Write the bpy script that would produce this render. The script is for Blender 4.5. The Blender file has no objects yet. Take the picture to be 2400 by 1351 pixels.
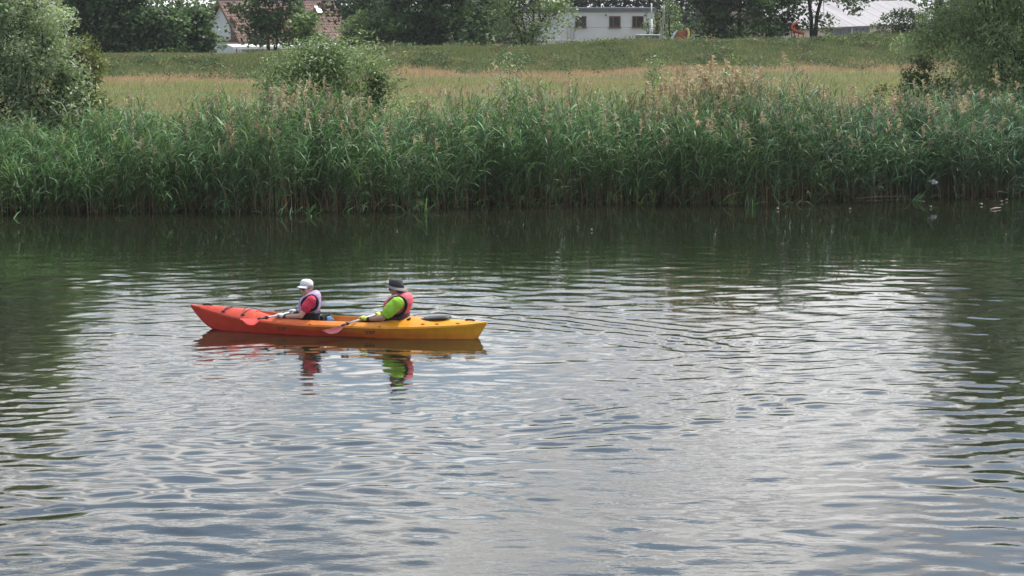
import bpy, bmesh, math, random
import numpy as np
from mathutils import Vector, Matrix, Quaternion

random.seed(7)
S = bpy.context.scene
COL = S.collection
R = math.radians

# ------------------------------------------------------------------ camera
F = 5000.0                      # focal length in photograph pixels (2400 wide)
CAM_H = 5.0
PITCH = math.atan(675.5 / F)
cam_d = bpy.data.cameras.new('camera')
cam_d.sensor_width = 36.0
cam_d.lens = 36.0 * F / 2400.0
cam_d.clip_start = 0.5
cam_d.clip_end = 3000.0
cam = bpy.data.objects.new('camera', cam_d)
COL.objects.link(cam)
cam.location = (0, 0, CAM_H)
cam.rotation_euler = (math.pi / 2 - PITCH, 0, 0)
S.camera = cam

# ------------------------------------------------------------------ sky, sun, exposure
SUN_EL, SUN_AZ = R(56), R(52)            # azimuth from +Y towards +X
world = bpy.data.worlds.new('World')
S.world = world
world.use_nodes = True
NT = world.node_tree
NT.nodes.clear()


def wn(t, **kw):
    n = NT.nodes.new(t)
    for k, v in kw.items():
        setattr(n, k, v)
    return n


def wmath(op, a, b=None):
    n = wn('ShaderNodeMath', operation=op)
    for i, v in enumerate((a, b)):
        if v is None:
            continue
        if isinstance(v, (int, float)):
            n.inputs[i].default_value = v
        else:
            NT.links.new(v, n.inputs[i])
    return n.outputs[0]


def wramp(fac, stops):
    n = wn('ShaderNodeValToRGB')
    e = n.color_ramp.elements
    while len(e) > len(stops):
        e.remove(e[-1])
    while len(e) < len(stops):
        e.new(1.0)
    for el, (p, c) in zip(e, stops):
        el.position = p
        el.color = (c[0], c[1], c[2], 1) if not isinstance(c, (int, float)) else (c, c, c, 1)
    NT.links.new(fac, n.inputs[0])
    return n.outputs[0]


sky = wn('ShaderNodeTexSky', sky_type='NISHITA', sun_disc=False, sun_elevation=SUN_EL, sun_rotation=SUN_AZ)
sky.air_density, sky.dust_density, sky.ozone_density = 1.0, 1.6, 1.0
tc = wn('ShaderNodeTexCoord')
sep = wn('ShaderNodeSeparateXYZ')
NT.links.new(tc.outputs['Generated'], sep.inputs[0])
zz = wmath('ADD', wmath('MAXIMUM', sep.outputs[2], 0.0), 0.13)
comb = wn('ShaderNodeCombineXYZ')
NT.links.new(wmath('DIVIDE', sep.outputs[0], zz), comb.inputs[0])
NT.links.new(wmath('DIVIDE', sep.outputs[1], zz), comb.inputs[1])
CLOUD_OFF = (5.3, 8.4, 2.0)


def cloud_noise(scale, detail, off, rough=0.55):
    mp = wn('ShaderNodeMapping')
    mp.inputs['Location'].default_value = off
    NT.links.new(comb.outputs[0], mp.inputs[0])
    nz = wn('ShaderNodeTexNoise', noise_dimensions='3D')
    nz.inputs['Scale'].default_value = scale
    nz.inputs['Detail'].default_value = detail
    nz.inputs['Roughness'].default_value = rough
    NT.links.new(mp.outputs[0], nz.inputs['Vector'])
    return nz.outputs['Fac']


dens = wn('ShaderNodeMapRange', interpolation_type='SMOOTHSTEP')
for _i, _v in ((1, 0.14), (2, 0.27), (3, 0.085), (4, -0.02)):
    dens.inputs[_i].default_value = _v
NT.links.new(wmath('ADD', sep.outputs[2], wmath('MULTIPLY', sep.outputs[0], 0.22)), dens.inputs[0])
cover = wramp(wmath('ADD', cloud_noise(1.5, 7, CLOUD_OFF, 0.58), dens.outputs[0]), [(0.455, 0.0), (0.525, 1.0)])
shade0 = wramp(cloud_noise(3.2, 7, (7.7, 2.2, 1.0), 0.62), [(0.39, (5.4, 5.3, 5.7)), (0.61, (15.2, 15.1, 15.1))])
# clouds glow more on the side of the sun
vdot = wn('ShaderNodeVectorMath', operation='DOT_PRODUCT')
NT.links.new(tc.outputs['Generated'], vdot.inputs[0])
vdot.inputs[1].default_value = (math.sin(SUN_AZ) * math.cos(SUN_EL), math.cos(SUN_AZ) * math.cos(SUN_EL), math.sin(SUN_EL))
vsc = wn('ShaderNodeVectorMath', operation='SCALE')
NT.links.new(shade0, vsc.inputs[0])
NT.links.new(wmath('ADD', wmath('MULTIPLY', vdot.outputs['Value'], 0.46), 0.70), vsc.inputs['Scale'])
shade = vsc.outputs[0]
blue = wn('ShaderNodeMix', data_type='RGBA', blend_type='MULTIPLY')
blue.inputs[0].default_value = 1.0
NT.links.new(sky.outputs[0], blue.inputs[6])
blue.inputs[7].default_value = (1.42, 1.34, 1.25, 1)
mixc = wn('ShaderNodeMix', data_type='RGBA')
NT.links.new(cover, mixc.inputs[0])
NT.links.new(blue.outputs[2], mixc.inputs[6])
NT.links.new(shade, mixc.inputs[7])
bg = wn('ShaderNodeBackground')
bg.inputs[1].default_value = 0.10
NT.links.new(mixc.outputs[2], bg.inputs[0])
wout = wn('ShaderNodeOutputWorld')
NT.links.new(bg.outputs[0], wout.inputs[0])

sun_d = bpy.data.lights.new('sun', 'SUN')
sun_d.energy = 3.3
sun_d.angle = R(6)
sun_d.color = (1.0, 0.95, 0.87)
sun = bpy.data.objects.new('sun', sun_d)
COL.objects.link(sun)
sun.location = (40, 40, 80)
sdir = Vector((math.sin(SUN_AZ) * math.cos(SUN_EL), math.cos(SUN_AZ) * math.cos(SUN_EL), math.sin(SUN_EL)))
sun.rotation_euler = sdir.to_track_quat('Z', 'Y').to_euler()

vs = S.view_settings
vs.view_transform = 'Standard'
vs.look = 'None'
vs.exposure = 0.52
vs.gamma = 1.0
vs.use_curve_mapping = False
S.cycles.use_denoising = True
S.cycles.max_bounces = 6
S.cycles.diffuse_bounces = 3
S.cycles.glossy_bounces = 3
S.cycles.transmission_bounces = 3
S.cycles.sample_clamp_indirect = 6


# ------------------------------------------------------------------ helpers
def px_dir(px, py):
    c, s = math.cos(PITCH), math.sin(PITCH)
    dx, dv = (px - 1200.0) / F, (py - 675.5) / F
    return Vector((dx, c - dv * s, -s - dv * c))


def on_z(px, py, z=0.0):
    d = px_dir(px, py)
    t = (z - CAM_H) / d.z
    return Vector((d.x * t, d.y * t, z))


def at_y(px, py, Y):
    d = px_dir(px, py)
    t = Y / d.y
    return Vector((d.x * t, Y, CAM_H + d.z * t))


def X_at(px, Y):
    return (px - 1200.0) / F * Y


def tag(o, label=None, cat=None, group=None, kind=None):
    if label:
        o['label'] = label
    if cat:
        o['category'] = cat
    if group:
        o['group'] = group
    if kind:
        o['kind'] = kind
    return o


def thing(name, loc, label, cat, group=None, rz=0.0):
    o = bpy.data.objects.new(name, None)
    o.empty_display_size = 0.2
    COL.objects.link(o)
    o.location = loc
    o.rotation_euler = (0, 0, rz)
    return tag(o, label, cat, group)


def link_mesh(name, me, mats=None, parent=None):
    o = bpy.data.objects.new(name, me)
    COL.objects.link(o)
    if parent is not None:
        o.parent = parent
    if mats is not None:
        for m in (mats if isinstance(mats, (list, tuple)) else [mats]):
            me.materials.append(m)
    return o


def np_mesh(name, V, faces_list, tint=None, smooth=False, mat_idx=None):
    """V (N,3); faces_list: list of int arrays (M,k); tint (total_faces,3)."""
    me = bpy.data.meshes.new(name)
    V = np.asarray(V, dtype=np.float32)
    me.vertices.add(len(V))
    me.vertices.foreach_set('co', V.ravel())
    loops = np.concatenate([np.asarray(f, dtype=np.int32).ravel() for f in faces_list])
    sizes = np.concatenate([np.full(len(f), f.shape[1], dtype=np.int32) for f in faces_list])
    starts = np.concatenate([[0], np.cumsum(sizes)[:-1]]).astype(np.int32)
    me.loops.add(len(loops))
    me.loops.foreach_set('vertex_index', loops)
    me.polygons.add(len(sizes))
    me.polygons.foreach_set('loop_start', starts)
    if mat_idx is not None:
        me.polygons.foreach_set('material_index', np.asarray(mat_idx, dtype=np.int32))
    me.polygons.foreach_set('use_smooth', np.full(len(sizes), bool(smooth)))
    me.update(calc_edges=True)
    if tint is not None:
        a = me.attributes.new('tint', 'FLOAT_COLOR', 'FACE')
        c = np.ones((len(sizes), 4), dtype=np.float32)
        c[:, :3] = tint
        a.data.foreach_set('color', c.ravel())
    return me


class MB:
    """collects simple solids into one mesh"""

    def __init__(self):
        self.v, self.f = [], []

    def add(self, vs, fs):
        o = len(self.v)
        self.v += [tuple(p) for p in vs]
        self.f += [tuple(i + o for i in q) for q in fs]
        return self

    def box(self, c, s, rz=0.0, M=None):
        hx, hy, hz = s[0] / 2, s[1] / 2, s[2] / 2
        pts = [Vector((x, y, z)) for z in (-hz, hz) for x, y in ((-hx, -hy), (hx, -hy), (hx, hy), (-hx, hy))]
        rot = M if M is not None else Matrix.Rotation(rz, 3, 'Z')
        pts = [rot @ p + Vector(c) for p in pts]
        return self.add(pts, [(0, 3, 2, 1), (4, 5, 6, 7), (0, 1, 5, 4), (1, 2, 6, 5), (2, 3, 7, 6), (3, 0, 4, 7)])

    def prism(self, poly, d):
        """poly: list of points (planar); d: extrusion vector"""
        n = len(poly)
        d = Vector(d)
        a = [Vector(p) for p in poly]
        b = [p + d for p in a]
        fs = [tuple(range(n))[::-1], tuple(range(n, 2 * n))]
        fs += [(i, (i + 1) % n, (i + 1) % n + n, i + n) for i in range(n)]
        return self.add(a + b, fs)

    def tube(self, pts, radii, sides=8, caps=True):
        pts = [Vector(p) for p in pts]
        if isinstance(radii, (int, float)):
            radii = [radii] * len(pts)
        rings = []
        prev = None
        for i, p in enumerate(pts):
            t = (pts[min(i + 1, len(pts) - 1)] - pts[max(i - 1, 0)]).normalized()
            if prev is None:
                a = Vector((0, 0, 1)) if abs(t.z) < 0.9 else Vector((1, 0, 0))
                u = t.cross(a).normalized()
            else:
                u = (prev - t * prev.dot(t)).normalized()
            prev = u
            w = t.cross(u)
            rings.append([p + (u * math.cos(k * 2 * math.pi / sides) + w * math.sin(k * 2 * math.pi / sides)) * radii[i] for k in range(sides)])
        fs = []
        n = sides
        for i in range(len(rings) - 1):
            for k in range(n):
                fs.append((i * n + k, i * n + (k + 1) % n, (i + 1) * n + (k + 1) % n, (i + 1) * n + k))
        if caps:
            fs.append(tuple(range(n))[::-1])
            fs.append(tuple(range((len(rings) - 1) * n, len(rings) * n)))
        return self.add([p for r in rings for p in r], fs)

    def chain(self, pts, radii, sides=12, capn=3):
        """rounded capsule chain"""
        pts = [Vector(p) for p in pts]
        d0 = (pts[0] - pts[1]).normalized()
        d1 = (pts[-1] - pts[-2]).normalized()
        P, Q = [], []
        for k in range(capn, 0, -1):
            a = k / capn * math.pi / 2 * 0.97
            P.append(pts[0] + d0 * radii[0] * math.sin(a)); Q.append(radii[0] * math.cos(a))
        P += pts; Q += list(radii)
        for k in range(1, capn + 1):
            a = k / capn * math.pi / 2 * 0.97
            P.append(pts[-1] + d1 * radii[-1] * math.sin(a)); Q.append(radii[-1] * math.cos(a))
        return self.tube(P, Q, sides)

    def loft(self, rings, caps=True):
        """rings: lists of equal-length closed point loops"""
        n = len(rings[0])
        fs = []
        for i in range(len(rings) - 1):
            for k in range(n):
                fs.append((i * n + k, i * n + (k + 1) % n, (i + 1) * n + (k + 1) % n, (i + 1) * n + k))
        if caps:
            fs.append(tuple(range(n))[::-1])
            fs.append(tuple(range((len(rings) - 1) * n, len(rings) * n)))
        return self.add([p for r in rings for p in r], fs)

    def ell(self, c, r, M=None, nu=16, nv=10):
        c = Vector(c)
        rings = []
        for j in range(1, nv):
            a = math.pi * j / nv
            ring = []
            for i in range(nu):
                b = 2 * math.pi * i / nu
                p = Vector((r[0] * math.sin(a) * math.cos(b), r[1] * math.sin(a) * math.sin(b), -r[2] * math.cos(a)))
                if M is not None:
                    p = M @ p
                ring.append(c + p)
            rings.append(ring)
        return self.loft(rings)

    def mesh(self, name, smooth=False):
        me = bpy.data.meshes.new(name)
        me.from_pydata([tuple(p) for p in self.v], [], self.f)
        bm = bmesh.new()
        bm.from_mesh(me)
        bmesh.ops.recalc_face_normals(bm, faces=bm.faces)
        bm.to_mesh(me)
        bm.free()
        if smooth:
            me.polygons.foreach_set('use_smooth', np.full(len(me.polygons), True))
        me.update()
        return me

    def build(self, name, mat, parent=None, smooth=False, bevel=0.0):
        me = self.mesh(name, smooth)
        o = link_mesh(name, me, mat, parent)
        if bevel:
            m = o.modifiers.new('bevel', 'BEVEL')
            m.width = bevel
            m.segments = 2
            m.limit_method = 'ANGLE'
        return o

    def remesh(self, name, mat, parent=None, voxel=0.01, smooth=4, deform=None):
        me = self.mesh(name)
        o = bpy.data.objects.new(name + '_tmp', me)
        COL.objects.link(o)
        m = o.modifiers.new('r', 'REMESH')
        m.mode = 'VOXEL'
        m.voxel_size = voxel
        if smooth:
            s = o.modifiers.new('s', 'SMOOTH')
            s.factor = 0.5
            s.iterations = smooth
        dg = bpy.context.evaluated_depsgraph_get()
        me2 = bpy.data.meshes.new_from_object(o.evaluated_get(dg))
        bpy.data.objects.remove(o)
        bpy.data.meshes.remove(me)
        me2.name = name
        me2.materials.clear()
        if deform is not None:
            n = len(me2.vertices)
            co = np.empty(n * 3, dtype=np.float32)
            me2.vertices.foreach_get('co', co)
            co = deform(co.reshape(-1, 3))
            me2.vertices.foreach_set('co', co.astype(np.float32).ravel())
        me2.polygons.foreach_set('use_smooth', np.full(len(me2.polygons), True))
        me2.update()
        return link_mesh(name, me2, mat, parent)


# ------------------------------------------------------------------ materials
def mat_new(name):
    m = bpy.data.materials.new(name)
    m.use_nodes = True
    nt = m.node_tree
    nt.nodes.clear()
    out = nt.nodes.new('ShaderNodeOutputMaterial')
    return m, nt, out


def plain(name, col, rough=0.6, var=0.12, scale=12.0, metal=0.0, bump=0.0, bscale=60.0, spec=0.5, col2=None):
    """principled surface with noise variation of its own colour and fine relief"""
    m, nt, out = mat_new(name)
    b = nt.nodes.new('ShaderNodeBsdfPrincipled')
    tc = nt.nodes.new('ShaderNodeTexCoord')
    nz = nt.nodes.new('ShaderNodeTexNoise')
    nz.inputs['Scale'].default_value = scale
    nz.inputs['Detail'].default_value = 5
    nt.links.new(tc.outputs['Object'], nz.inputs['Vector'])
    mx = nt.nodes.new('ShaderNodeMix')
    mx.data_type = 'RGBA'
    c1 = tuple(max(0, c * (1 - var)) for c in col)
    c2 = tuple(min(1, c * (1 + var)) for c in (col2 or col))
    mx.inputs[6].default_value = (*c1, 1)
    mx.inputs[7].default_value = (*c2, 1)
    rp = nt.nodes.new('ShaderNodeMapRange')
    rp.inputs[1].default_value, rp.inputs[2].default_value = 0.3, 0.7
    nt.links.new(nz.outputs['Fac'], rp.inputs[0])
    nt.links.new(rp.outputs[0], mx.inputs[0])
    nt.links.new(mx.outputs[2], b.inputs['Base Color'])
    b.inputs['Roughness'].default_value = rough
    b.inputs['Metallic'].default_value = metal
    b.inputs['Specular IOR Level'].default_value = spec
    if bump:
        n2 = nt.nodes.new('ShaderNodeTexNoise')
        n2.inputs['Scale'].default_value = bscale
        n2.inputs['Detail'].default_value = 4
        nt.links.new(tc.outputs['Object'], n2.inputs['Vector'])
        bp = nt.nodes.new('ShaderNodeBump')
        bp.inputs['Strength'].default_value = bump
        bp.inputs['Distance'].default_value = 0.02
        nt.links.new(n2.outputs['Fac'], bp.inputs['Height'])
        nt.links.new(bp.outputs[0], b.inputs['Normal'])
    nt.links.new(b.outputs[0], out.inputs[0])
    return m


def leaf_mat(name, rough=0.45, trans=0.35, spec=0.35, through=(1.5, 1.6, 0.8)):
    m, nt, out = mat_new(name)
    at = nt.nodes.new('ShaderNodeAttribute')
    at.attribute_name = 'tint'
    b = nt.nodes.new('ShaderNodeBsdfPrincipled')
    b.inputs['Roughness'].default_value = rough
    b.inputs['Specular IOR Level'].default_value = spec
    nt.links.new(at.outputs['Color'], b.inputs['Base Color'])
    tr = nt.nodes.new('ShaderNodeBsdfTranslucent')
    mm = nt.nodes.new('ShaderNodeMix')
    mm.data_type = 'RGBA'
    mm.blend_type = 'MULTIPLY'
    mm.inputs[0].default_value = 1.0
    mm.inputs[7].default_value = (*through, 1)
    nt.links.new(at.outputs['Color'], mm.inputs[6])
    nt.links.new(mm.outputs[2], tr.inputs['Color'])
    ms = nt.nodes.new('ShaderNodeMixShader')
    ms.inputs[0].default_value = trans
    nt.links.new(b.outputs[0], ms.inputs[1])
    nt.links.new(tr.outputs[0], ms.inputs[2])
    nt.links.new(ms.outputs[0], out.inputs[0])
    return m


M_LEAF = leaf_mat('leaves', through=(1.25, 1.4, 0.8))
M_REED = leaf_mat('reed_blades', 0.5, 0.25, 0.3, (1.1, 1.3, 0.8))
M_GRASS = leaf_mat('grass_blades', 0.6, 0.35, 0.25, (1.1, 1.15, 0.9))
M_BARK = plain('bark', (0.055, 0.045, 0.038), 0.9, 0.4, 6, bump=0.6, bscale=20, spec=0.2)
M_PALEBARK = plain('pale_bark', (0.42, 0.40, 0.37), 0.85, 0.35, 5, spec=0.2)

# ------------------------------------------------------------------ terrain shape
def bank_y(X):
    return 51.9 + 0.19 * X + 0.35 * np.sin(X * 0.55 + 0.7) + 0.18 * np.sin(X * 1.7 + 2.0)


def levee_y(X):
    return 123.5 + 0.5 * X


def sstep(a, b, x):
    t = np.clip((x - a) / (b - a), 0, 1)
    return t * t * (3 - 2 * t)


def ground_z(X, Y):
    X = np.asarray(X, dtype=float)
    Y = np.asarray(Y, dtype=float)
    s = Y - bank_y(X)
    z = -1.4 + 1.1 * sstep(-6, 0, s) + 1.1 * sstep(0.5, 4.0, s)
    u = Y - levee_y(np.clip(X, -60, 60))
    crest = 2.08 + 0.0145 * np.clip(X, -60, 60)
    rise = sstep(-0.5, 8.0, u)
    z = z + (crest - 0.8) * rise * (s > 0)
    z = z - (crest + 0.5) * sstep(12, 45, u) * (s > 0)
    z = z + (0.10 * np.sin(X * 0.31 + Y * 0.13) + 0.05 * np.sin(X * 0.9 - Y * 0.4)) * sstep(6, 20, s)
    return z


# ------------------------------------------------------------------ ground sheet
def build_ground():
    xs = np.concatenate([np.linspace(-900, -70, 14)[:-1], np.linspace(-70, 70, 141), np.linspace(70, 900, 14)[1:]])
    ys = np.concatenate([np.linspace(-80, 44, 16)[:-1], np.linspace(44, 70, 79)[:-1], np.linspace(70, 190, 161)[:-1], np.linspace(190, 1500, 22)])
    XX, YY = np.meshgrid(xs, ys)
    ZZ = ground_z(XX, YY)
    V = np.stack([XX, YY, ZZ], -1).reshape(-1, 3)
    nx, ny = len(xs), len(ys)
    i = np.arange(ny - 1)[:, None] * nx + np.arange(nx - 1)[None, :]
    Fq = np.stack([i, i + 1, i + 1 + nx, i + nx], -1).reshape(-1, 4)
    me = np_mesh('ground', V, [Fq], smooth=True)
    m, nt, out = mat_new('meadow_soil')
    b = nt.nodes.new('ShaderNodeBsdfPrincipled')
    b.inputs['Roughness'].default_value = 0.95
    b.inputs['Specular IOR Level'].default_value = 0.1
    geo = nt.nodes.new('ShaderNodeNewGeometry')
    mp = nt.nodes.new('ShaderNodeMapping')
    mp.inputs['Scale'].default_value = (1.2, 0.6, 1)
    nt.links.new(geo.outputs['Position'], mp.inputs[0])
    nz = nt.nodes.new('ShaderNodeTexNoise')
    nz.inputs['Scale'].default_value = 0.8
    nz.inputs['Detail'].default_value = 8
    nt.links.new(mp.outputs[0], nz.inputs['Vector'])
    rp = nt.nodes.new('ShaderNodeValToRGB')
    e = rp.color_ramp.elements
    e[0].position, e[0].color = 0.32, (0.060, 0.088, 0.038, 1)
    e[1].position, e[1].color = 0.72, (0.125, 0.125, 0.062, 1)
    nt.links.new(nz.outputs['Fac'], rp.inputs[0])
    nt.links.new(rp.outputs[0], b.inputs['Base Color'])
    nt.links.new(b.outputs[0], out.inputs[0])
    o = link_mesh('ground', me, m)
    tag(o, 'river bank meadow and long grassy flood levee behind the reeds', 'ground', kind='structure')


build_ground()


# ------------------------------------------------------------------ water
def waves(X, Y, rng):
    H = np.zeros_like(X)
    d = bank_y(X) - Y
    amp = 0.08 + 0.92 * sstep(5, 19, d)                  # calm strip under the bank
    wake = on_z(1150, 860)
    calm = 1 - 0.5 * np.exp(-(((X - wake.x) / 2.6) ** 2 + ((Y - wake.y) / 3.0) ** 2))
    pt = np.sin(X * 0.31 + 0.7 * np.sin(Y * 0.2) + 0.6) * np.sin(Y * 0.29 - 0.5 + 0.9 * np.sin(X * 0.22)) + 0.5 * np.sin(X * 0.8 - Y * 0.5 + 1.0)
    amp = amp * (0.52 + 0.62 * sstep(-0.7, 0.8, pt))
    warpx = 0.25 * np.sin(Y * 0.9 + 0.5) + 0.2 * np.sin(Y * 0.37 + X * 0.2)
    warpy = 0.18 * np.sin(X * 0.8 + 0.3) + 0.16 * np.sin(X * 0.33 - 1.0 + Y * 0.3)
    Xw, Yw = X + warpx, Y + warpy

    def packets(n, l0, l1, spread, slope, power):
        out = np.zeros_like(X)
        for q in range(n):
            l = math.exp(rng.uniform(math.log(l0), math.log(l1)))
            t = math.pi / 2 + rng.normal(0, spread)
            k = 2 * math.pi / l
            a = rng.uniform(0, math.pi)
            ke = 2 * math.pi / (l * rng.uniform(6, 13))
            e1 = np.sin(ke * (X * math.cos(a) + Y * math.sin(a)) + rng.uniform(0, 6.28))
            e2 = np.sin(ke * 0.8 * (-X * math.sin(a) + Y * math.cos(a)) + rng.uniform(0, 6.28))
            env = (0.5 + 0.5 * e1 * e2) ** power
            out += slope / k * env * np.sin(k * (Xw * math.cos(t) + Yw * math.sin(t)) + rng.uniform(0, 6.28))
        return out

    far = 0.85 + 0.5 * sstep(27, 35, Y)
    H += packets(24, 0.60, 1.5, 0.5, 0.0085, 1.1) * amp * far
    H += packets(44, 0.34, 0.60, 0.75, 0.0170, 2.3) * amp * calm
    ruff = 0.35 + 0.65 * (0.5 + 0.5 * np.sin(X * 0.37 + 1.3 + 0.9 * np.sin(Y * 0.24)) * np.sin(Y * 0.33 + 0.8 * np.sin(X * 0.4)))
    left = 1 + 0.5 * (1 - sstep(-6, -1, X))
    band = np.exp(-((Y - 28.5) / 6.5) ** 2) * 1.0 + 0.2
    H += packets(44, 0.20, 0.36, 0.9, 0.0250, 2.8) * amp * ruff * band * calm * left
    # ring systems left by paddle strokes and the turning hull: centre, wave length, inner and outer radius, slope, heading, width
    rings = [
        (on_z(985, 852), 0.44, 3.2, 5.6, 0.15, 0.75, 0.8),
        (on_z(985, 852), 0.40, 3.4, 5.8, 0.12, -0.75, 0.65),
        (on_z(1000, 850), 0.25, 2.4, 4.3, 0.075, 0.1, 1.1),
        (on_z(1150, 800), 0.95, 3.0, 10.0, 0.020, 1.2, 1.6),
        (on_z(640, 790), 0.75, 2.4, 9.0, 0.020, 2.0, 1.6),
        (on_z(500, 790), 0.42, 0.6, 4.2, 0.040, 3.3, 1.5),
        (on_z(1250, 900), 0.60, 2.2, 6.5, 0.038, -0.7, 1.4),
        (on_z(800, 870), 0.28, 0.5, 3.0, 0.030, -1.6, 2.0),
    ]
    for c, l, r0, r1, sl, az, wd in rings:
        rx, ry = X - c.x, Y - c.y
        th = np.arctan2(ry, rx)
        wob = 1 + 0.035 * np.sin(3 * th + c.x) + 0.02 * np.sin(7 * th + 2 * c.y)
        r = np.sqrt(rx * rx + ry * ry) * wob
        env = np.exp(-((r - 0.5 * (r0 + r1)) / (0.42 * (r1 - r0))) ** 2)
        dt = np.arctan2(np.sin(th - az), np.cos(th - az))
        side = np.exp(-(dt / wd) ** 2)
        brk = 0.65 + 0.35 * np.sin(th * 9 + r * 1.7 + 2 * c.x)
        H += sl / (2 * np.pi / l) * env * side * brk * np.sin(2 * np.pi * r / l + 0.9 * np.sin(X * 0.7)) * (0.2 + 0.8 * sstep(2, 9, d))
    return H


def build_water():
    xs = np.concatenate([np.linspace(-600, -22, 12)[:-1], np.linspace(-22, 22, 481), np.linspace(22, 600, 12)[1:]])
    ys = np.concatenate([np.linspace(-80, 14, 8)[:-1], np.linspace(14, 57, 820), [62.0, 70.0]])
    XX, YY = np.meshgrid(xs, ys)
    rng = np.random.default_rng(11)
    H = waves(XX, YY, rng)
    fade = sstep(24, 20, np.abs(XX)) if False else (1 - sstep(20, 22, np.abs(XX))) * sstep(14, 15, YY) * (1 - sstep(56, 57, YY))
    H = H * fade
    V = np.stack([XX, YY, H], -1).reshape(-1, 3)
    nx, ny = len(xs), len(ys)
    i = np.arange(ny - 1)[:, None] * nx + np.arange(nx - 1)[None, :]
    Fq = np.stack([i, i + 1, i + 1 + nx, i + nx], -1).reshape(-1, 4)
    me = np_mesh('river_water', V, [Fq], smooth=True)
    m, nt, out = mat_new('murky_water')
    b = nt.nodes.new('ShaderNodeBsdfPrincipled')
    b.inputs['Base Color'].default_value = (0.013, 0.016, 0.009, 1)
    b.inputs['Roughness'].default_value = 0.03
    b.inputs['IOR'].default_value = 1.6
    geo = nt.nodes.new('ShaderNodeNewGeometry')
    mp = nt.nodes.new('ShaderNodeMapping')
    mp.inputs['Scale'].default_value = (1.0, 1.6, 1.0)
    nt.links.new(geo.outputs['Position'], mp.inputs[0])
    n1 = nt.nodes.new('ShaderNodeTexNoise')
    n1.inputs['Scale'].default_value = 4.5
    n1.inputs['Detail'].default_value = 3
    n1.inputs['Distortion'].default_value = 0.4
    nt.links.new(mp.outputs[0], n1.inputs['Vector'])
    # patches of wind-ruffled and of smooth water
    n2 = nt.nodes.new('ShaderNodeTexNoise')
    n2.inputs['Scale'].default_value = 0.22
    n2.inputs['Detail'].default_value = 3
    nt.links.new(mp.outputs[0], n2.inputs['Vector'])
    r2 = nt.nodes.new('ShaderNodeMapRange')
    r2.inputs[1].default_value, r2.inputs[2].default_value = 0.42, 0.64
    r2.inputs[3].default_value, r2.inputs[4].default_value = 0.03, 0.30
    nt.links.new(n2.outputs['Fac'], r2.inputs[0])
    # smoother towards the sheltered far bank
    sp = nt.nodes.new('ShaderNodeSeparateXYZ')
    nt.links.new(geo.outputs['Position'], sp.inputs[0])
    r3 = nt.nodes.new('ShaderNodeMapRange')
    r3.inputs[1].default_value, r3.inputs[2].default_value = 36.0, 46.0
    r3.inputs[3].default_value, r3.inputs[4].default_value = 1.0, 0.12
    nt.links.new(sp.outputs[1], r3.inputs[0])
    mu = nt.nodes.new('ShaderNodeMath')
    mu.operation = 'MULTIPLY'
    nt.links.new(r2.outputs[0], mu.inputs[0])
    nt.links.new(r3.outputs[0], mu.inputs[1])
    bp = nt.nodes.new('ShaderNodeBump')
    bp.inputs['Distance'].default_value = 0.012
    nt.links.new(mu.outputs[0], bp.inputs['Strength'])
    nt.links.new(n1.outputs['Fac'], bp.inputs['Height'])
    nt.links.new(bp.outputs[0], b.inputs['Normal'])
    nt.links.new(b.outputs[0], out.inputs[0])
    o = link_mesh('river_water', me, m)
    tag(o, 'rippled grey green river reflecting reeds and a cloudy sky', 'water', kind='structure')


build_water()


# ------------------------------------------------------------------ reeds
def strips(P, W, N, nseg):
    pass


def tint_var(base, n, rng, v=0.18, hue=0.10):
    base = np.asarray(base, dtype=float)
    if base.ndim == 1:
        base = np.repeat(base[None], n, 0)
    t = base * (1 + rng.normal(0, v, (n, 1))).clip(0.45, 1.7)
    t = t * (1 + rng.normal(0, hue, (n, 3))).clip(0.7, 1.35)
    return t.clip(0.004, 0.9)


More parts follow.
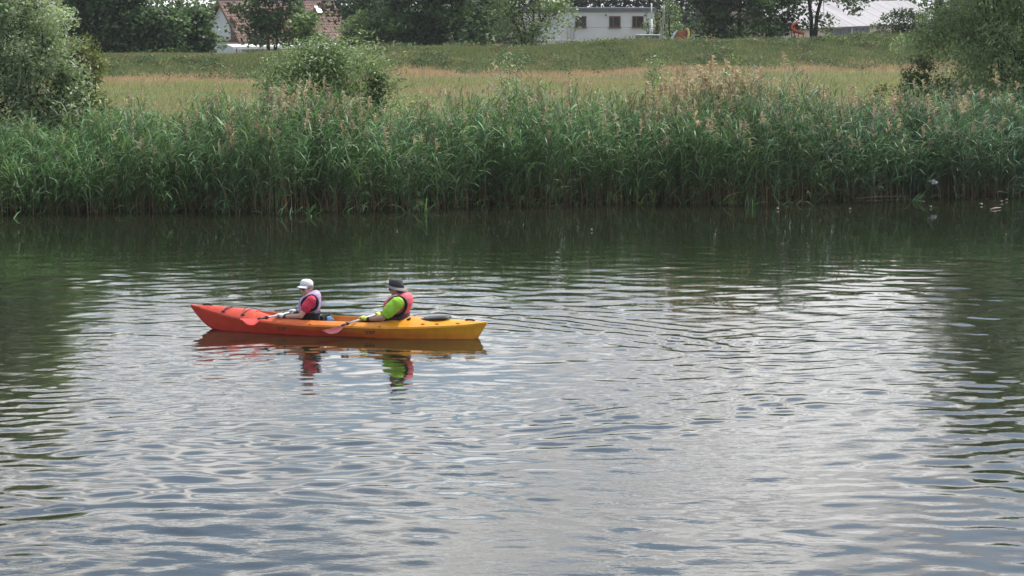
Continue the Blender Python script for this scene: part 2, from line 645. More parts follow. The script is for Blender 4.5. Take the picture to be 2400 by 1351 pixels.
def reed_geometry(bx, by, bz, h, lean, rng, stem_r, stem_col, leaf_n, leaf_col, leaf_len=0.5, leaf_w=0.03, tmin=0.22):
    """returns V, tri faces, quad faces, tints"""
    n = len(bx)
    B = np.stack([bx, by, bz], -1)
    ts = np.array([0.0, 0.34, 0.68, 1.0])
    Vs, Q, TQ = [], [], []
    off = 0

    def pos(t):
        t = np.asarray(t)
        return B[:, None, :] + np.stack([lean[:, 0:1] * t ** 1.6, lean[:, 1:2] * t ** 1.6, h[:, None] * t * (1 - 0.04 * t)], -1)

    P = pos(np.repeat(ts[None], n, 0))                    # n,4,3
    ang = rng.uniform(0, 2 * np.pi, n)
    ring = []
    for k in range(3):
        a = ang + k * 2 * np.pi / 3
        o = np.stack([np.cos(a), np.sin(a), np.zeros(n)], -1)
        ring.append(P + o[:, None, :] * (stem_r[:, None, None] * np.array([1.0, 0.9, 0.75, 0.35])[None, :, None]))
    ring = np.stack(ring, 2)                              # n,4,3,3
    Vs.append(ring.reshape(-1, 3))
    idx = np.arange(n)[:, None, None] * 12 + np.arange(3)[None, :, None] * 3
    k = np.arange(3)[None, None, :]
    k2 = (k + 1) % 3
    q = np.stack([idx + k, idx + k2, idx + 3 + k2, idx + 3 + k], -1).reshape(-1, 4)
    Q.append(q)
    sc = np.repeat(stem_col, 9, 0)
    # the base of each stem is dry and tan, the top green
    seg = np.tile(np.repeat(np.arange(3), 3), n)
    g = np.where(seg[:, None] == 0, sc * np.array([1.25, 1.0, 0.95]), np.where(seg[:, None] == 1, sc * np.array([0.85, 1.0, 0.9]), sc * np.array([0.65, 1.0, 0.8])))
    TQ.append(g)
    off += n * 12
    # leaves
    L = leaf_n
    tm = np.broadcast_to(np.asarray(tmin, dtype=float), (n,))[:, None]
    t = tm + (0.985 - tm) * np.linspace(0, 1, L)[None, :] + rng.uniform(-0.05, 0.05, (n, L))
    t = t.clip(0.03, 1)
    p0 = pos(t).reshape(-1, 3)
    m = n * L
    az = np.where(rng.random(m) < 0.62, rng.normal(-0.1, 0.75, m), rng.uniform(-np.pi, np.pi, m))
    d = np.stack([np.cos(az), np.sin(az)], -1)
    ln = leaf_len * rng.uniform(0.65, 1.25, m) * np.where(t.ravel() > 0.9, 0.75, 1.0)
    el = rng.uniform(0.75, 1.40, m)                      # start elevation
    droop = rng.uniform(0.6, 2.1, m)
    pts = [p0]
    cur = p0.copy()
    for s_ in range(3):
        e = el - droop * (s_ + 0.35) / 3.0
        step = np.stack([d[:, 0] * np.cos(e), d[:, 1] * np.cos(e), np.sin(e)], -1) * (ln / 3)[:, None]
        cur = cur + step
        pts.append(cur.copy())
    side = np.stack([-d[:, 1], d[:, 0], rng.uniform(-0.5, 0.5, m)], -1)
    side /= np.linalg.norm(side, axis=1, keepdims=True)
    w = leaf_w * rng.uniform(0.7, 1.3, m)
    ws = [0.45, 1.0, 0.75]
    LV = []
    for j in range(3):
        LV.append(pts[j] - side * (w * ws[j] / 2)[:, None])
        LV.append(pts[j] + side * (w * ws[j] / 2)[:, None])
    LV.append(pts[3])
    LV = np.stack(LV, 1).reshape(-1, 3)                  # m*7
    b = off + np.arange(m)[:, None] * 7
    q1 = np.concatenate([b + np.array([[0, 1, 3, 2]]), b + np.array([[2, 3, 5, 4]])], 1).reshape(-1, 4)
    t1 = (b + np.array([[4, 5, 6]])).reshape(-1, 3)
    Vs.append(LV)
    lc = leaf_col.reshape(n, 1, 3).repeat(L, 1).reshape(-1, 3)
    lc = tint_var(lc, m, rng, 0.2, 0.07)
    Q.append(q1)
    TQ.append(np.repeat(lc, 2, 0))
    return np.concatenate(Vs), np.concatenate(Q), t1, np.concatenate(TQ), lc, pos


def plume_geometry(tip, h_pl, w_pl, rng, col, droop_dir=0.6, nst=9):
    """feathery seed heads: a spray of narrow drooping blades about each stem tip"""
    n = len(tip)
    m = n * nst
    f = np.tile(np.linspace(0, 1, nst), n)
    hp = np.repeat(h_pl, nst)
    wp = np.repeat(w_pl, nst)
    p0 = np.repeat(tip, nst, 0).copy()
    p0[:, 2] += hp * (f * 0.72 - 0.25)
    az = rng.normal(0.1, 1.25, m)
    ln = wp * (1.25 - 0.8 * f) * rng.uniform(0.8, 1.3, m)
    up = hp * 0.28 * rng.uniform(0.7, 1.3, m)
    p1 = p0 + np.stack([np.cos(az) * ln * 0.55, np.sin(az) * ln * 0.55, up], -1)
    p2 = p0 + np.stack([np.cos(az) * ln * 1.1 + 0.02, np.sin(az) * ln * 1.1, up * 0.75], -1)
    sa = rng.uniform(0, 2 * np.pi, m)
    side = np.stack([np.cos(sa), np.sin(sa), np.zeros(m)], -1) * (wp * 0.22)[:, None]
    V = np.stack([p0, p1 - side, p1 + side, p2], 1).reshape(-1, 3)
    b = np.arange(m)[:, None] * 4
    Fq = (b + np.array([[0, 1, 3, 2]])).reshape(-1, 4)
    return V, Fq, np.repeat(col, nst, 0)


def interp_px(X, Y, pts):
    px = 1200 + X / Y * F
    return np.interp(px, [p[0] for p in pts], [p[1] for p in pts])


REED_H = [(-600, 1.7), (0, 1.75), (150, 1.8), (250, 2.15), (330, 2.5), (600, 2.65), (760, 2.55), (900, 2.35), (1050, 2.5), (1250, 2.6),
          (1500, 2.6), (1700, 2.85), (1850, 2.65), (2050, 2.6), (2250, 2.45), (2400, 2.35), (3000, 2.4)]


def build_reeds():
    rng = np.random.default_rng(3)
    n = 11500
    X = rng.uniform(-21, 23, n)
    s = np.where(rng.random(n) < 0.66, rng.uniform(-0.35, 2.4, n), rng.uniform(2.2, 5.6, n))
    Y = bank_y(X) + s
    # clumping: thin out some gaps along the front
    gap = np.sin(X * 1.3 + 0.4) + np.sin(X * 2.9 + 1.1) + np.sin(X * 0.6)
    keep = rng.random(n) < np.where(s < 1.5, 0.72 + 0.14 * gap, 0.9)
    X, Y, s = X[keep], Y[keep], s[keep]
    n = len(X)
    z = np.minimum(ground_z(X, Y), 0.3) - 0.08
    lump = 1 + 0.07 * np.sin(X * 1.05 + 0.6) + 0.06 * np.sin(X * 2.3 + 1.9 + Y) + 0.04 * np.sin(X * 4.1)
    h = interp_px(X, Y, REED_H) * lump * rng.normal(1.0, 0.12, n).clip(0.5, 1.25)
    h = h * (0.86 + 0.14 * sstep(-0.3, 1.2, s)) * 0.96 * (1 - 0.085 * np.maximum(0, s - 1.2))
    # some short young shoots in front
    young = (rng.random(n) < 0.10) & (s < 1.2)
    h = np.where(young, h * rng.uniform(0.3, 0.6, n), h)
    grp = 0.5 + 0.5 * np.sin(X * 1.1 + 0.8) * np.sin(X * 0.43 + Y * 0.5)
    lean = np.stack([rng.normal(-0.05, 0.16, n) - 0.22 * grp, rng.normal(-0.10, 0.14, n)], -1) * h[:, None] * 0.75
    flop = rng.random(n) < 0.03
    lean[flop] *= 3.0
    broken = (rng.random(n) < 0.06) & (s < 0.5)
    h = np.where(broken, h * rng.uniform(0.12, 0.35, n), h)
    lean[broken] = np.stack([rng.normal(0, 0.75, n), rng.normal(-0.45, 0.3, n)], -1)[broken]
    flop = flop | broken
    dry = rng.random(n) < 0.22
    stem = np.where(dry[:, None], np.array([[0.27, 0.21, 0.145]]), np.array([[0.125, 0.13, 0.078]]))
    stem = tint_var(stem, n, rng, 0.2, 0.06)
    px = 1200 + X / Y * F
    blue = np.interp(px, [0, 300, 900, 1600, 2000, 2400], [0.1, 0.25, 0.25, 0.2, 0.55, 0.7])[:, None]
    leaf = np.array([[0.142, 0.245, 0.105]]) * (1 - blue) + np.array([[0.092, 0.165, 0.110]]) * blue
    leaf = tint_var(leaf, n, rng, 0.16, 0.06)
    yel = rng.random(n) < 0.035
    leaf[yel] = leaf[yel] * np.array([1.7, 1.35, 0.8])
    r = rng.uniform(0.005, 0.010, n)
    V, Q, T, TQ, TT, pos = reed_geometry(X, Y, z, h, lean, rng, r, stem, 9, leaf, 0.56, 0.030, np.where(s > 1.4, rng.uniform(0.04, 0.25, n), rng.uniform(0.30, 0.5, n)))
    me = np_mesh('reed_bed', V, [Q, T], np.concatenate([TQ, TT]))
    bed = link_mesh('reed_bed', me, M_REED)
    tag(bed, 'dense tall green reeds lining the far river bank', 'reeds', kind='stuff')
    # seed heads on part of the reeds
    head_p = np.interp(px, [0, 250, 330, 700, 900, 1100, 1500, 1600, 1900, 2150, 2400], [0.01, 0.03, 0.12, 0.20, 0.13, 0.13, 0.14, 0.32, 0.24, 0.22, 0.12])
    sel = (rng.random(n) < 0.78 * head_p) & ~young & ~flop
    tip = pos(np.ones((n, 1)))[:, 0, :][sel]
    k = len(tip)
    col = tint_var(np.array([0.44, 0.34, 0.25]), k, rng, 0.2, 0.05)
    V, Fq, tc_ = plume_geometry(tip, rng.uniform(0.26, 0.44, k), rng.uniform(0.08, 0.135, k), rng, col)
    me = np_mesh('reed_plumes', V, [Fq], tc_)
    o = link_mesh('reed_plumes', me, M_GRASS, bed)
    tag(o, kind='stuff')


build_reeds()


# tall dry reeds that stand out singly
def one_tall_reed(px, py, rng):
    Y = 53.4 + 2.6 * rng.random() + (px - 1200) / 5000 * 10
    top = at_y(px, py, Y)
    zb = float(min(ground_z(top.x, Y), 0.35)) - 0.05
    hh = top.z - zb - 0.14
    lx = rng.normal(-0.10, 0.08) * hh * 0.6
    one = np.ones(1)
    V, Q, T, TQ, TT, pos = reed_geometry(0 * one, 0 * one, 0 * one, hh * one, np.array([[lx, -0.05]]), rng, one * 0.009,
                                         np.array([[0.30, 0.23, 0.15]]), 5, np.array([[0.16, 0.19, 0.085]]), 0.45, 0.028, 0.35)
    V2, F2, t2 = plume_geometry(np.array([[lx, -0.05, hh * 0.96]]), np.array([rng.uniform(0.38, 0.52)]), np.array([rng.uniform(0.12, 0.17)]), rng,
                                tint_var(np.array([0.52, 0.41, 0.30]), 1, rng, 0.12, 0.03), nst=15)
    return (top.x - lx, Y, zb), (V, Q, T, TQ, TT), (V2, F2, t2)


def build_tall_reeds():
    rng = np.random.default_rng(21)
    g = 'tall plumed reeds standing above the reed bed'
    single = [(1833, 128, 'lone tall tan plume against the levee below the two stemmed tree'),
              (1668, 133, 'tallest tan plume in the middle of the dry reed stand'),
              (1700, 143, 'tall tan plume at the right side of the dry reed stand'),
              (1600, 152, 'tall tan plume at the left side of the dry reed stand'),
              (1632, 158, 'tan plume just left of the tallest one in the dry reed stand'),
              (1560, 200, 'lower tan plume just right of the bright green sapling'),
              (1772, 200, 'tan plume standing apart between the dry reed stand and the lone tall plume'),
              (1920, 212, 'tan plume standing alone right of the lone tall plume, at meadow level'),
              (2255, 236, 'tan plume under the right willow canopy'),
              (735, 205, 'tallest brownish plume before the broad middle willow bush'),
              (640, 212, 'brownish plume at the left edge of the broad middle willow bush'),
              (1330, 212, 'tan plume just right of the leaning sapling')]
    for px, py, lab in single:
        loc, st, pl = one_tall_reed(px, py, rng)
        root = thing('tall_reed', loc, lab, 'reed', g)
        link_mesh('stem', np_mesh('stem', st[0], [st[1], st[2]], np.concatenate([st[3], st[4]])), M_REED, root)
        link_mesh('plume', np_mesh('plume', pl[0], [pl[1]], pl[2]), M_GRASS, root)
    # the rest of the dry stand reads as one mass
    SV, SQ, ST, SC, SCT, PV, PF, PC = [], [], [], [], [], [], [], []
    so = po = 0
    for k in range(135):
        c = rng.random()
        if c < 0.62:
            px = rng.normal(1650, 75)
            py = rng.uniform(150, 235) + abs(px - 1655) * 0.18
        elif c < 0.8:
            px, py = rng.uniform(1850, 2300), rng.uniform(208, 250)
        else:
            px, py = rng.uniform(560, 780), rng.uniform(212, 255)
        loc, st, pl = one_tall_reed(px, py, rng)
        L = np.array(loc)
        SV.append(st[0] + L); SQ.append(st[1] + so); ST.append(st[2] + so); SC.append(st[3]); SCT.append(st[4]); so += len(st[0])
        PV.append(pl[0] + L); PF.append(pl[1] + po); PC.append(pl[2]); po += len(pl[0])
    o = link_mesh('dry_reed_stand', np_mesh('dry_reed_stand', np.concatenate(SV), [np.concatenate(SQ), np.concatenate(ST)], np.concatenate(SC + SCT)), M_REED)
    tag(o, 'mass of dry tan plumed reeds growing through the green reed bed', 'reeds', kind='stuff')
    o2 = link_mesh('reed_plumes', np_mesh('reed_plumes', np.concatenate(PV), [np.concatenate(PF)], np.concatenate(PC)), M_GRASS, o)
    tag(o2, kind='stuff')


build_tall_reeds()


# ------------------------------------------------------------------ meadow grass
def build_grass():
    rng = np.random.default_rng(5)
    n = 400000
    # even density as seen along the depth of the meadow
    q = rng.random(n)
    Y = np.where(q < 0.36, rng.uniform(57, 112, n), rng.uniform(100, 150, n))
    X = rng.uniform(-1, 1, n) * (0.27 * Y + 5)
    Y = np.where(q > 0.52, levee_y(X) + rng.uniform(-2, 11.5, n), Y)
    s = Y - bank_y(X)
    u = Y - levee_y(X)
    ok = (s > 4.5) & (u < 13)
    X, Y, s, u = X[ok], Y[ok], s[ok], u[ok]
    n = len(X)
    u = u + (u < 6.5) * (1.1 * np.sin(X * 0.5 + 1.0) + 0.8 * np.sin(X * 1.3) + rng.normal(0, 1.1, n)) * 0.8
    nz = (np.sin(X * 0.22 + 1.0 + 0.8 * np.sin(Y * 0.21)) + np.sin(X * 0.61 + Y * 0.35) + np.sin(Y * 0.47 + 0.6 * np.sin(X * 0.3)) + np.sin(X * 1.7 - Y * 0.9)) / 4
    nz = nz + rng.normal(0, 0.11, n)
    green = np.array([0.125, 0.185, 0.080])
    ygreen = np.array([0.330, 0.335, 0.165])
    tan = np.array([0.46, 0.335, 0.225])
    levee = np.array([0.165, 0.205, 0.092])
    c = ygreen[None] * np.ones((n, 1))
    w = (0.85 * sstep(0.0, 0.6, nz))[:, None]
    c = c * (1 - w) + tan * w
    w = sstep(12, 5, s)[:, None] if False else (1 - sstep(6, 20, s))[:, None]
    c = c * (1 - 0.8 * w) + green * 0.8 * w
    w = (sstep(-13, -6, u) * (1 - sstep(-0.5, 1.5, u)))[:, None]
    c = c * (1 - 0.9 * w) + np.array([0.52, 0.36, 0.25]) * 0.9 * w
    w = sstep(-1.0, 1.5, u)[:, None]
    lev = levee[None] * (1 - 0.30 * sstep(0.2, 0.85, nz)[:, None]) + tan * 0.30 * sstep(0.2, 0.85, nz)[:, None]
    c = c * (1 - w) + lev * w
    w = (sstep(7.0, 9.0, u) * 0.4)[:, None]
    c = c * (1 - w) + np.array([0.30, 0.24, 0.13]) * w
    c = tint_var(c, n, rng, 0.2, 0.05)
    h = np.where(u > 0, rng.uniform(0.10, 0.30, n), rng.uniform(0.12, 0.34, n)) * (1 + 0.5 * (s < 12))
    w = rng.uniform(0.022, 0.045, n) * (Y / 95)
    z = ground_z(X, Y) - 0.03
    az = rng.uniform(0, np.pi, n)
    lx, ly = rng.normal(0.02, 0.12, n) * h / 0.4, rng.normal(-0.02, 0.12, n) * h / 0.4
    B = np.stack([X, Y, z], -1)
    sd = np.stack([np.cos(az), np.sin(az) * 0.6, np.zeros(n)], -1) * (w / 2)[:, None]
    tip = B + np.stack([lx, ly, h], -1)
    V = np.stack([B - sd, B + sd, tip], 1).reshape(-1, 3)
    T = np.arange(n * 3).reshape(-1, 3)
    me = np_mesh('meadow_grass', V, [T], c)
    o = link_mesh('meadow_grass', me, M_GRASS)
    tag(o, 'long green and straw coloured grass on meadow and levee', 'grass', kind='stuff')


build_grass()


def build_weeds():
    """low leafy weeds and tussocks scattered through the grass"""
    rng = np.random.default_rng(15)
    X = np.concatenate([rng.uniform(-38, 44, 2600), rng.uniform(-21, 24, 420)])
    Y = np.concatenate([levee_y(X[:2600]) + rng.uniform(-3, 10, 2600), bank_y(X[2600:]) + 5.0 + rng.gamma(1.6, 4.0, 420)])
    clump = np.sin(X * 0.8 + Y * 0.5) + np.sin(X * 0.33 - Y * 0.9 + 2) + rng.normal(0, 0.7, len(X))
    ok = (clump > 0.1) & (np.abs(X) < 0.27 * Y + 4)
    X, Y = X[ok], Y[ok]
    C = np.stack([X, Y, ground_z(X, Y) + rng.uniform(0.05, 0.28, len(X))], -1)
    sg = np.stack([rng.uniform(0.2, 0.55, len(X)), rng.uniform(0.2, 0.4, len(X)), rng.uniform(0.07, 0.16, len(X))], -1)
    V, Fq, t = leaf_cloud(C, sg, 34, 0.17, rng, [(0.085, 0.145, 0.062), (0.065, 0.118, 0.055), (0.115, 0.170, 0.070), (0.14, 0.175, 0.075), (0.17, 0.15, 0.085)], aspect=0.45, ctint=0.25)
    o = link_mesh('meadow_weeds', np_mesh('meadow_weeds', V, [Fq], t), M_GRASS)
    tag(o, 'low green weeds and tussocks scattered through the levee grass', 'weeds', kind='stuff')



# ------------------------------------------------------------------ trees and bushes
def limb_tubes(mb, base, tips, r0, rng, crook=0.12):
    for t in tips:
        t = Vector(t)
        b = Vector(base)
        d = t - b
        L = d.length
        pts, rad = [], []
        off = Vector((rng.normal(0, crook), rng.normal(0, crook), 0)) * L
        for k in range(5):
            f = k / 4
            pts.append(b + d * f + off * math.sin(f * math.pi) + Vector((0, 0, 0.10 * L * math.sin(f * math.pi))))
            rad.append(max(0.006, r0 * (1 - 0.85 * f)))
        mb.tube(pts, rad, 6)


def leaf_cloud(C, sig, n_per, size, rng, tints, flat=0.5, aspect=0.6, hang=0.0, ctint=0.16):
    """leaf quads scattered about the clump centres C with spreads sig"""
    K = len(C)
    m = K * n_per
    P = np.repeat(C, n_per, 0)
    o = rng.normal(0, 1, (m, 3))
    nrm = np.linalg.norm(o, axis=1, keepdims=True)
    o = o / nrm * np.minimum(nrm, 1.9)
    P = P + o * np.repeat(sig, n_per, 0)
    az = rng.uniform(0, 2 * np.pi, m)
    e = rng.normal(-hang, 0.55, m)
    d = np.stack([np.cos(az) * np.cos(e), np.sin(az) * np.cos(e), np.sin(e)], -1)
    up = rng.normal(0, flat, (m, 3)) + np.array([0, 0, 1.0])
    sd = np.cross(d, up)
    sd /= np.linalg.norm(sd, axis=1, keepdims=True) + 1e-9
    ln = size * rng.uniform(0.6, 1.35, m)[:, None]
    w = ln * aspect * 0.5
    V = np.stack([P - d * ln * 0.5, P + sd * w, P + d * ln * 0.5, P - sd * w], 1).reshape(-1, 3)
    Fq = np.arange(m * 4).reshape(-1, 4)
    tints = np.asarray(tints, dtype=float)
    ci = rng.integers(0, len(tints), K)
    ct = tints[ci] * rng.normal(1, ctint, (K, 1)).clip(0.6, 1.5)
    t = tint_var(np.repeat(ct, n_per, 0), m, rng, 0.16, 0.06)
    return V, Fq, t


def crown_clumps(K, cx, cy, z0, z1, rx, ry, rng, shell=0.55, top_pow=0.7, bottom=0.75):
    """clump centres in a rounded crown between heights z0 and z1"""
    f = rng.random(K)
    z = z0 + (z1 - z0) * f
    prof = np.sqrt(np.clip(1 - np.abs(2 * (f ** top_pow) - 1) ** 2.4, 0.03, 1)) if bottom <= 0 else \
        np.where(f < 0.35, bottom + (1 - bottom) * (f / 0.35), np.sqrt(np.clip(1 - ((f - 0.35) / 0.65) ** 2.2, 0.02, 1)))
    a = rng.uniform(0, 2 * np.pi, K)
    r = rng.uniform(shell, 1.0, K) ** 0.8 * prof
    lob = 1 + 0.22 * np.sin(3 * a + z) + 0.14 * np.sin(5 * a + 2 * z)
    return np.stack([cx + rx * r * lob * np.cos(a), cy + ry * r * lob * np.sin(a), z], -1)


DARK = [(0.062, 0.110, 0.052), (0.085, 0.142, 0.064), (0.052, 0.095, 0.047), (0.105, 0.165, 0.070)]
MID = [(0.105, 0.165, 0.066), (0.130, 0.195, 0.076), (0.085, 0.140, 0.060)]
LIGHT = [(0.175, 0.240, 0.090), (0.145, 0.210, 0.080), (0.20, 0.26, 0.11)]
SILVER = [(0.30, 0.36, 0.25), (0.26, 0.325, 0.215), (0.35, 0.40, 0.29), (0.225, 0.285, 0.175)]
GREYG = [(0.235, 0.31, 0.18), (0.20, 0.275, 0.15), (0.275, 0.34, 0.20)]


def make_tree(name, px, Y, z1, z0, rx, label, cat, tints, K=150, n_per=62, leaf=0.30, sig=(0.48, 0.48, 0.24), ry=None, trunk_r=0.16,
              trunks=1, seed=1, group=None, bottom=0.75, shell=0.45, aspect=0.65, limbs=9, hang=0.15, spread=0.0, gz=None, extra=None, lean=0.0,
              bark=None, keep=None):
    rng = np.random.default_rng(seed)
    X = X_at(px, Y)
    g = float(ground_z(X, Y)) if gz is None else gz
    root = thing(name, (X, Y, g), label, cat, group)
    C = crown_clumps(K, lean, 0, z0 - g, z1 - g, rx, ry or rx, rng, shell, bottom=bottom)
    if extra is not None:
        C = np.concatenate([C, np.array([[X_at(p, Y + dy) - X, dy, at_y(p, q, Y + dy).z - g] for p, q, dy in extra])])
    if keep is not None:
        C = np.array([c for c in C if keep(c[0] + X, c[1] + Y, c[2] + g)])
    SG = np.array(sig)[None] * rng.uniform(0.65, 1.3, (len(C), 1))
    V, Fq, t = leaf_cloud(C, SG, n_per, leaf, rng, tints, aspect=aspect, hang=hang)
    zmin = 0.05
    V[:, 2] = np.maximum(V[:, 2], zmin)
    me = np_mesh('crown', V, [Fq], t)
    link_mesh('crown', me, M_LEAF, root)
    mb = MB()
    top = Vector((lean * 0.6, 0, (z0 - g) + 0.35 * (z1 - z0)))
    for k in range(trunks):
        a = rng.uniform(0, 6.28)
        off = Vector((math.cos(a), 0.4 * math.sin(a), 0)) * spread * (k + 0.3) / max(1, trunks - 0.5) if trunks > 1 else Vector((0, 0, 0))
        if trunks > 1:
            off.x = spread * (k / (trunks - 1) - 0.5) * 2
        tp = top + off * 1.6
        pts = [Vector((off.x * 0.25, off.y * 0.25, -0.15)), Vector((off.x * 0.45 + lean * 0.1, off.y * 0.4, tp.z * 0.33)),
               Vector((off.x * 0.9 + lean * 0.3 + rng.normal(0, 0.08), off.y, tp.z * 0.66)), tp]
        mb.tube(pts, [trunk_r * 1.25, trunk_r, trunk_r * 0.8, trunk_r * 0.5], 8)
        idx = rng.choice(len(C), min(limbs, len(C)), replace=False)
        for j in idx:
            f = rng.uniform(0.35, 1.0)
            bp = pts[1].lerp(pts[3], f)
            limb_tubes(mb, bp, [C[j]], trunk_r * 0.38, rng)
    mb.build('trunk', bark or M_BARK, root, smooth=True)
    return root


def build_far_trees():
    T = make_tree
    g1 = 'dark trees along the levee at the back left'
    # --- row of dark trees behind the levee on the left
    T('broadleaf_tree', 70, 146, 11.5, 1.6, 2.3, 'dark broad tree rising behind the pale willow at the left edge', 'tree', DARK, seed=31, bottom=0.9)
    T('broadleaf_tree', 155, 143, 9.5, 1.4, 1.8, 'dark dense tree just right of the pale willow top', 'tree', DARK, seed=32, bottom=1.0)
    T('broadleaf_tree', 235, 141, 8.6, 1.4, 1.7, 'dark dense tree left of the sky gap with layered foliage down to the levee', 'tree', DARK, seed=33, bottom=1.0)
    T('broadleaf_tree', 310, 140, 6.2, 1.4, 1.5, 'dark dense tree directly under the left sky gap', 'tree', DARK, seed=34, bottom=1.0)
    T('broadleaf_tree', 392, 140, 4.15, 1.3, 1.45, 'low dark tree between the two sky gaps', 'tree', DARK, K=90, seed=35, bottom=1.0)
    T('broadleaf_tree', 456, 142, 4.3, 1.3, 1.15, 'dark tree next to the white gable of the tiled house', 'tree', DARK, K=95, seed=36, bottom=1.0)
    T('broadleaf_tree', 425, 158, 9.5, 4.3, 2.0, 'thin open tree showing sky above the dark hedge', 'tree', MID, K=14, n_per=34, seed=37, bottom=0.7, shell=0.2,
      extra=[(375, 10, 0), (360, -6, 0), (440, 12, 0), (480, 20, 0), (395, -10, 0), (500, 8, 0)])
    # --- tree in front of the tiled house
    T('broadleaf_tree', 640, 150, 8.6, 2.0, 2.7, 'open dark green tree in front of the tiled roof', 'tree', DARK + MID, K=150, n_per=54, seed=38, bottom=0.85, shell=0.15,
      trunks=2, spread=0.5, trunk_r=0.13, limbs=12)
    T('leafy_bush', 725, 147, 4.0, 2.0, 0.75, 'small yellow green bush before the lean-to of the tiled house', 'bush', LIGHT + MID, K=26, n_per=36, seed=39, bottom=0.7)
    # --- big dark group in the middle
    T('leafy_bush', 862, 143, 4.1, 1.7, 1.55, 'light green rounded bush left of the dark middle trees', 'bush', LIGHT + MID, K=66, n_per=46, seed=40, bottom=1.0)
    T('broadleaf_tree', 860, 158, 9.5, 3.2, 2.6, 'dark tree overhanging the right end of the tiled roof', 'tree', DARK, K=120, seed=41, bottom=0.6)
    T('broadleaf_tree', 975, 144, 9.5, 1.6, 1.8, 'dense dark tree left of the middle with leaves down to the levee', 'tree', DARK + MID, K=140, seed=42, bottom=1.0)
    T('broadleaf_tree', 1070, 143, 10.0, 1.6, 1.9, 'dense dark tree in the middle beside the spreading pale tree', 'tree', DARK, K=150, seed=43, bottom=1.0)
    T('broadleaf_tree', 1135, 156, 10.5, 2.2, 1.7, 'dark tree behind the spreading pale tree', 'tree', DARK, K=100, seed=44, bottom=0.9)
    # --- spreading light tree left of the white building
    T('willow_tree', 1235, 138, 8.2, 2.25, 2.5, 'pale green tree with several spreading stems left of the white building', 'tree', LIGHT + GREYG, K=95, n_per=46, leaf=0.24,
      sig=(0.42, 0.42, 0.22), seed=45, bottom=0.75, shell=0.35, trunks=4, spread=0.9, trunk_r=0.09, limbs=9,
      extra=[(1180, 45, 0), (1165, 30, 0), (1150, 55, -.3), (1175, 70, 0), (1310, 20, 0), (1330, 35, 0), (1335, 55, 0), (1320, 10, 0), (1275, 75, 0), (1300, 80, .3), (1265, 85, 0), (1220, 88, -.2)])
    # --- woods behind the white building
    for i, (px, Y, top) in enumerate([(1330, 222, 15), (1400, 226, 14), (1462, 224, 16), (1520, 228, 15), (1582, 224, 16), (1640, 222, 15)]):
        lab = ['left of the white building roof', 'above the first window of the white building', 'above the second window of the white building',
               'above the right end of the white building', 'just right of the white mast', 'beyond the orange slide'][i]
        T('woodland_tree', px, Y, top, -0.5 if i > 3 else 3.0, 2.3, 'very dark woodland tree standing ' + lab, 'tree', [(0.022, 0.036, 0.022), (0.028, 0.045, 0.026)],
          K=110, n_per=34, leaf=0.36, sig=(0.7, 0.7, 0.5), seed=60 + i, group='dark woodland trees behind the white building', bottom=0.95, gz=-0.6, trunk_r=0.2)
    # --- around the garden right of the white building
    T('thuja_bush', 1512, 156, 3.95, 0.9, 0.34, 'small upright conifer at the right end of the white building', 'conifer', MID, K=26, n_per=40, leaf=0.14, sig=(0.13, 0.13, 0.2), seed=70, bottom=1.0, shell=0.2)
    T('thuja_bush', 1537, 157, 4.1, 0.9, 0.36, 'upright conifer between the white mast and the dead birch', 'conifer', LIGHT, K=26, n_per=40, leaf=0.14, sig=(0.13, 0.13, 0.2), seed=71, bottom=1.0, shell=0.2)
    T('weeping_tree', 1570, 160, 4.7, 1.0, 0.75, 'drooping small tree behind the dead birch trunk', 'tree', MID + GREYG, K=40, n_per=40, leaf=0.16, sig=(0.18, 0.18, 0.4), seed=72, bottom=1.2, shell=0.5, hang=0.9)
    T('broadleaf_tree', 1662, 148, 9.0, 1.6, 1.4, 'broad dark green tree right of the orange slide', 'tree', DARK + MID, K=95, seed=73, bottom=1.0)
    T('broadleaf_tree', 1730, 147, 10.0, 1.7, 1.7, 'large green tree halfway between the slide and the grey barn', 'tree', DARK + MID, K=130, seed=74, bottom=1.0)
    T('broadleaf_tree', 1802, 150, 9.0, 1.8, 1.5, 'green tree at the left end of the grey barn roof', 'tree', MID + DARK, K=95, seed=75, bottom=0.95)
    # --- two-stemmed tree before the barn
    r_ = T('broadleaf_tree', 1902, 150, 10.5, 4.75, 3.0, 'two stemmed tree in front of the grey barn roof', 'tree', MID + DARK, K=100, n_per=44, seed=76, bottom=0.9, shell=0.35,
           trunks=2, spread=0.42, trunk_r=0.13, limbs=8,
           extra=[(1872, 30, 0), (1868, 45, 0), (1925, 45, 0), (1885, 55, 0), (1930, 55, 0), (1905, 40, 0), (1990, 10, -1), (2000, 25, -1), (2010, 5, -1), (1975, 8, -1), (2025, -5, -1), (1850, 10, 0), (1845, 30, 0), (1880, 62, 0), (1925, 65, 0)])
    T('leafy_bush', 2112, 151, 4.2, 2.4, 1.75, 'dark spreading bush in front of the dark barn wall', 'bush', DARK, K=60, n_per=38, leaf=0.2, sig=(0.32, 0.32, 0.16), seed=77, bottom=0.8, shell=0.3,
      extra=[(2065, 45, 0), (2050, 60, 0), (2090, 35, 0), (2100, 28, 0), (2125, 30, 0), (2150, 42, 0), (2165, 50, 0)])
    T('broadleaf_tree', 2192, 150, 12.0, 5.4, 2.6, 'dark double trunk tree beside the right willow', 'tree', DARK, K=90, seed=78, trunks=2, spread=0.22, trunk_r=0.2, limbs=6)
    T('broadleaf_tree', 2330, 156, 12.0, 1.6, 3.0, 'dark tree hidden behind the right willow', 'tree', DARK, K=120, seed=79, bottom=1.0)
    T('broadleaf_tree', 2480, 156, 12.0, 1.6, 3.0, 'dark tree beyond the right edge behind the willow', 'tree', DARK, K=110, seed=80, bottom=1.0)
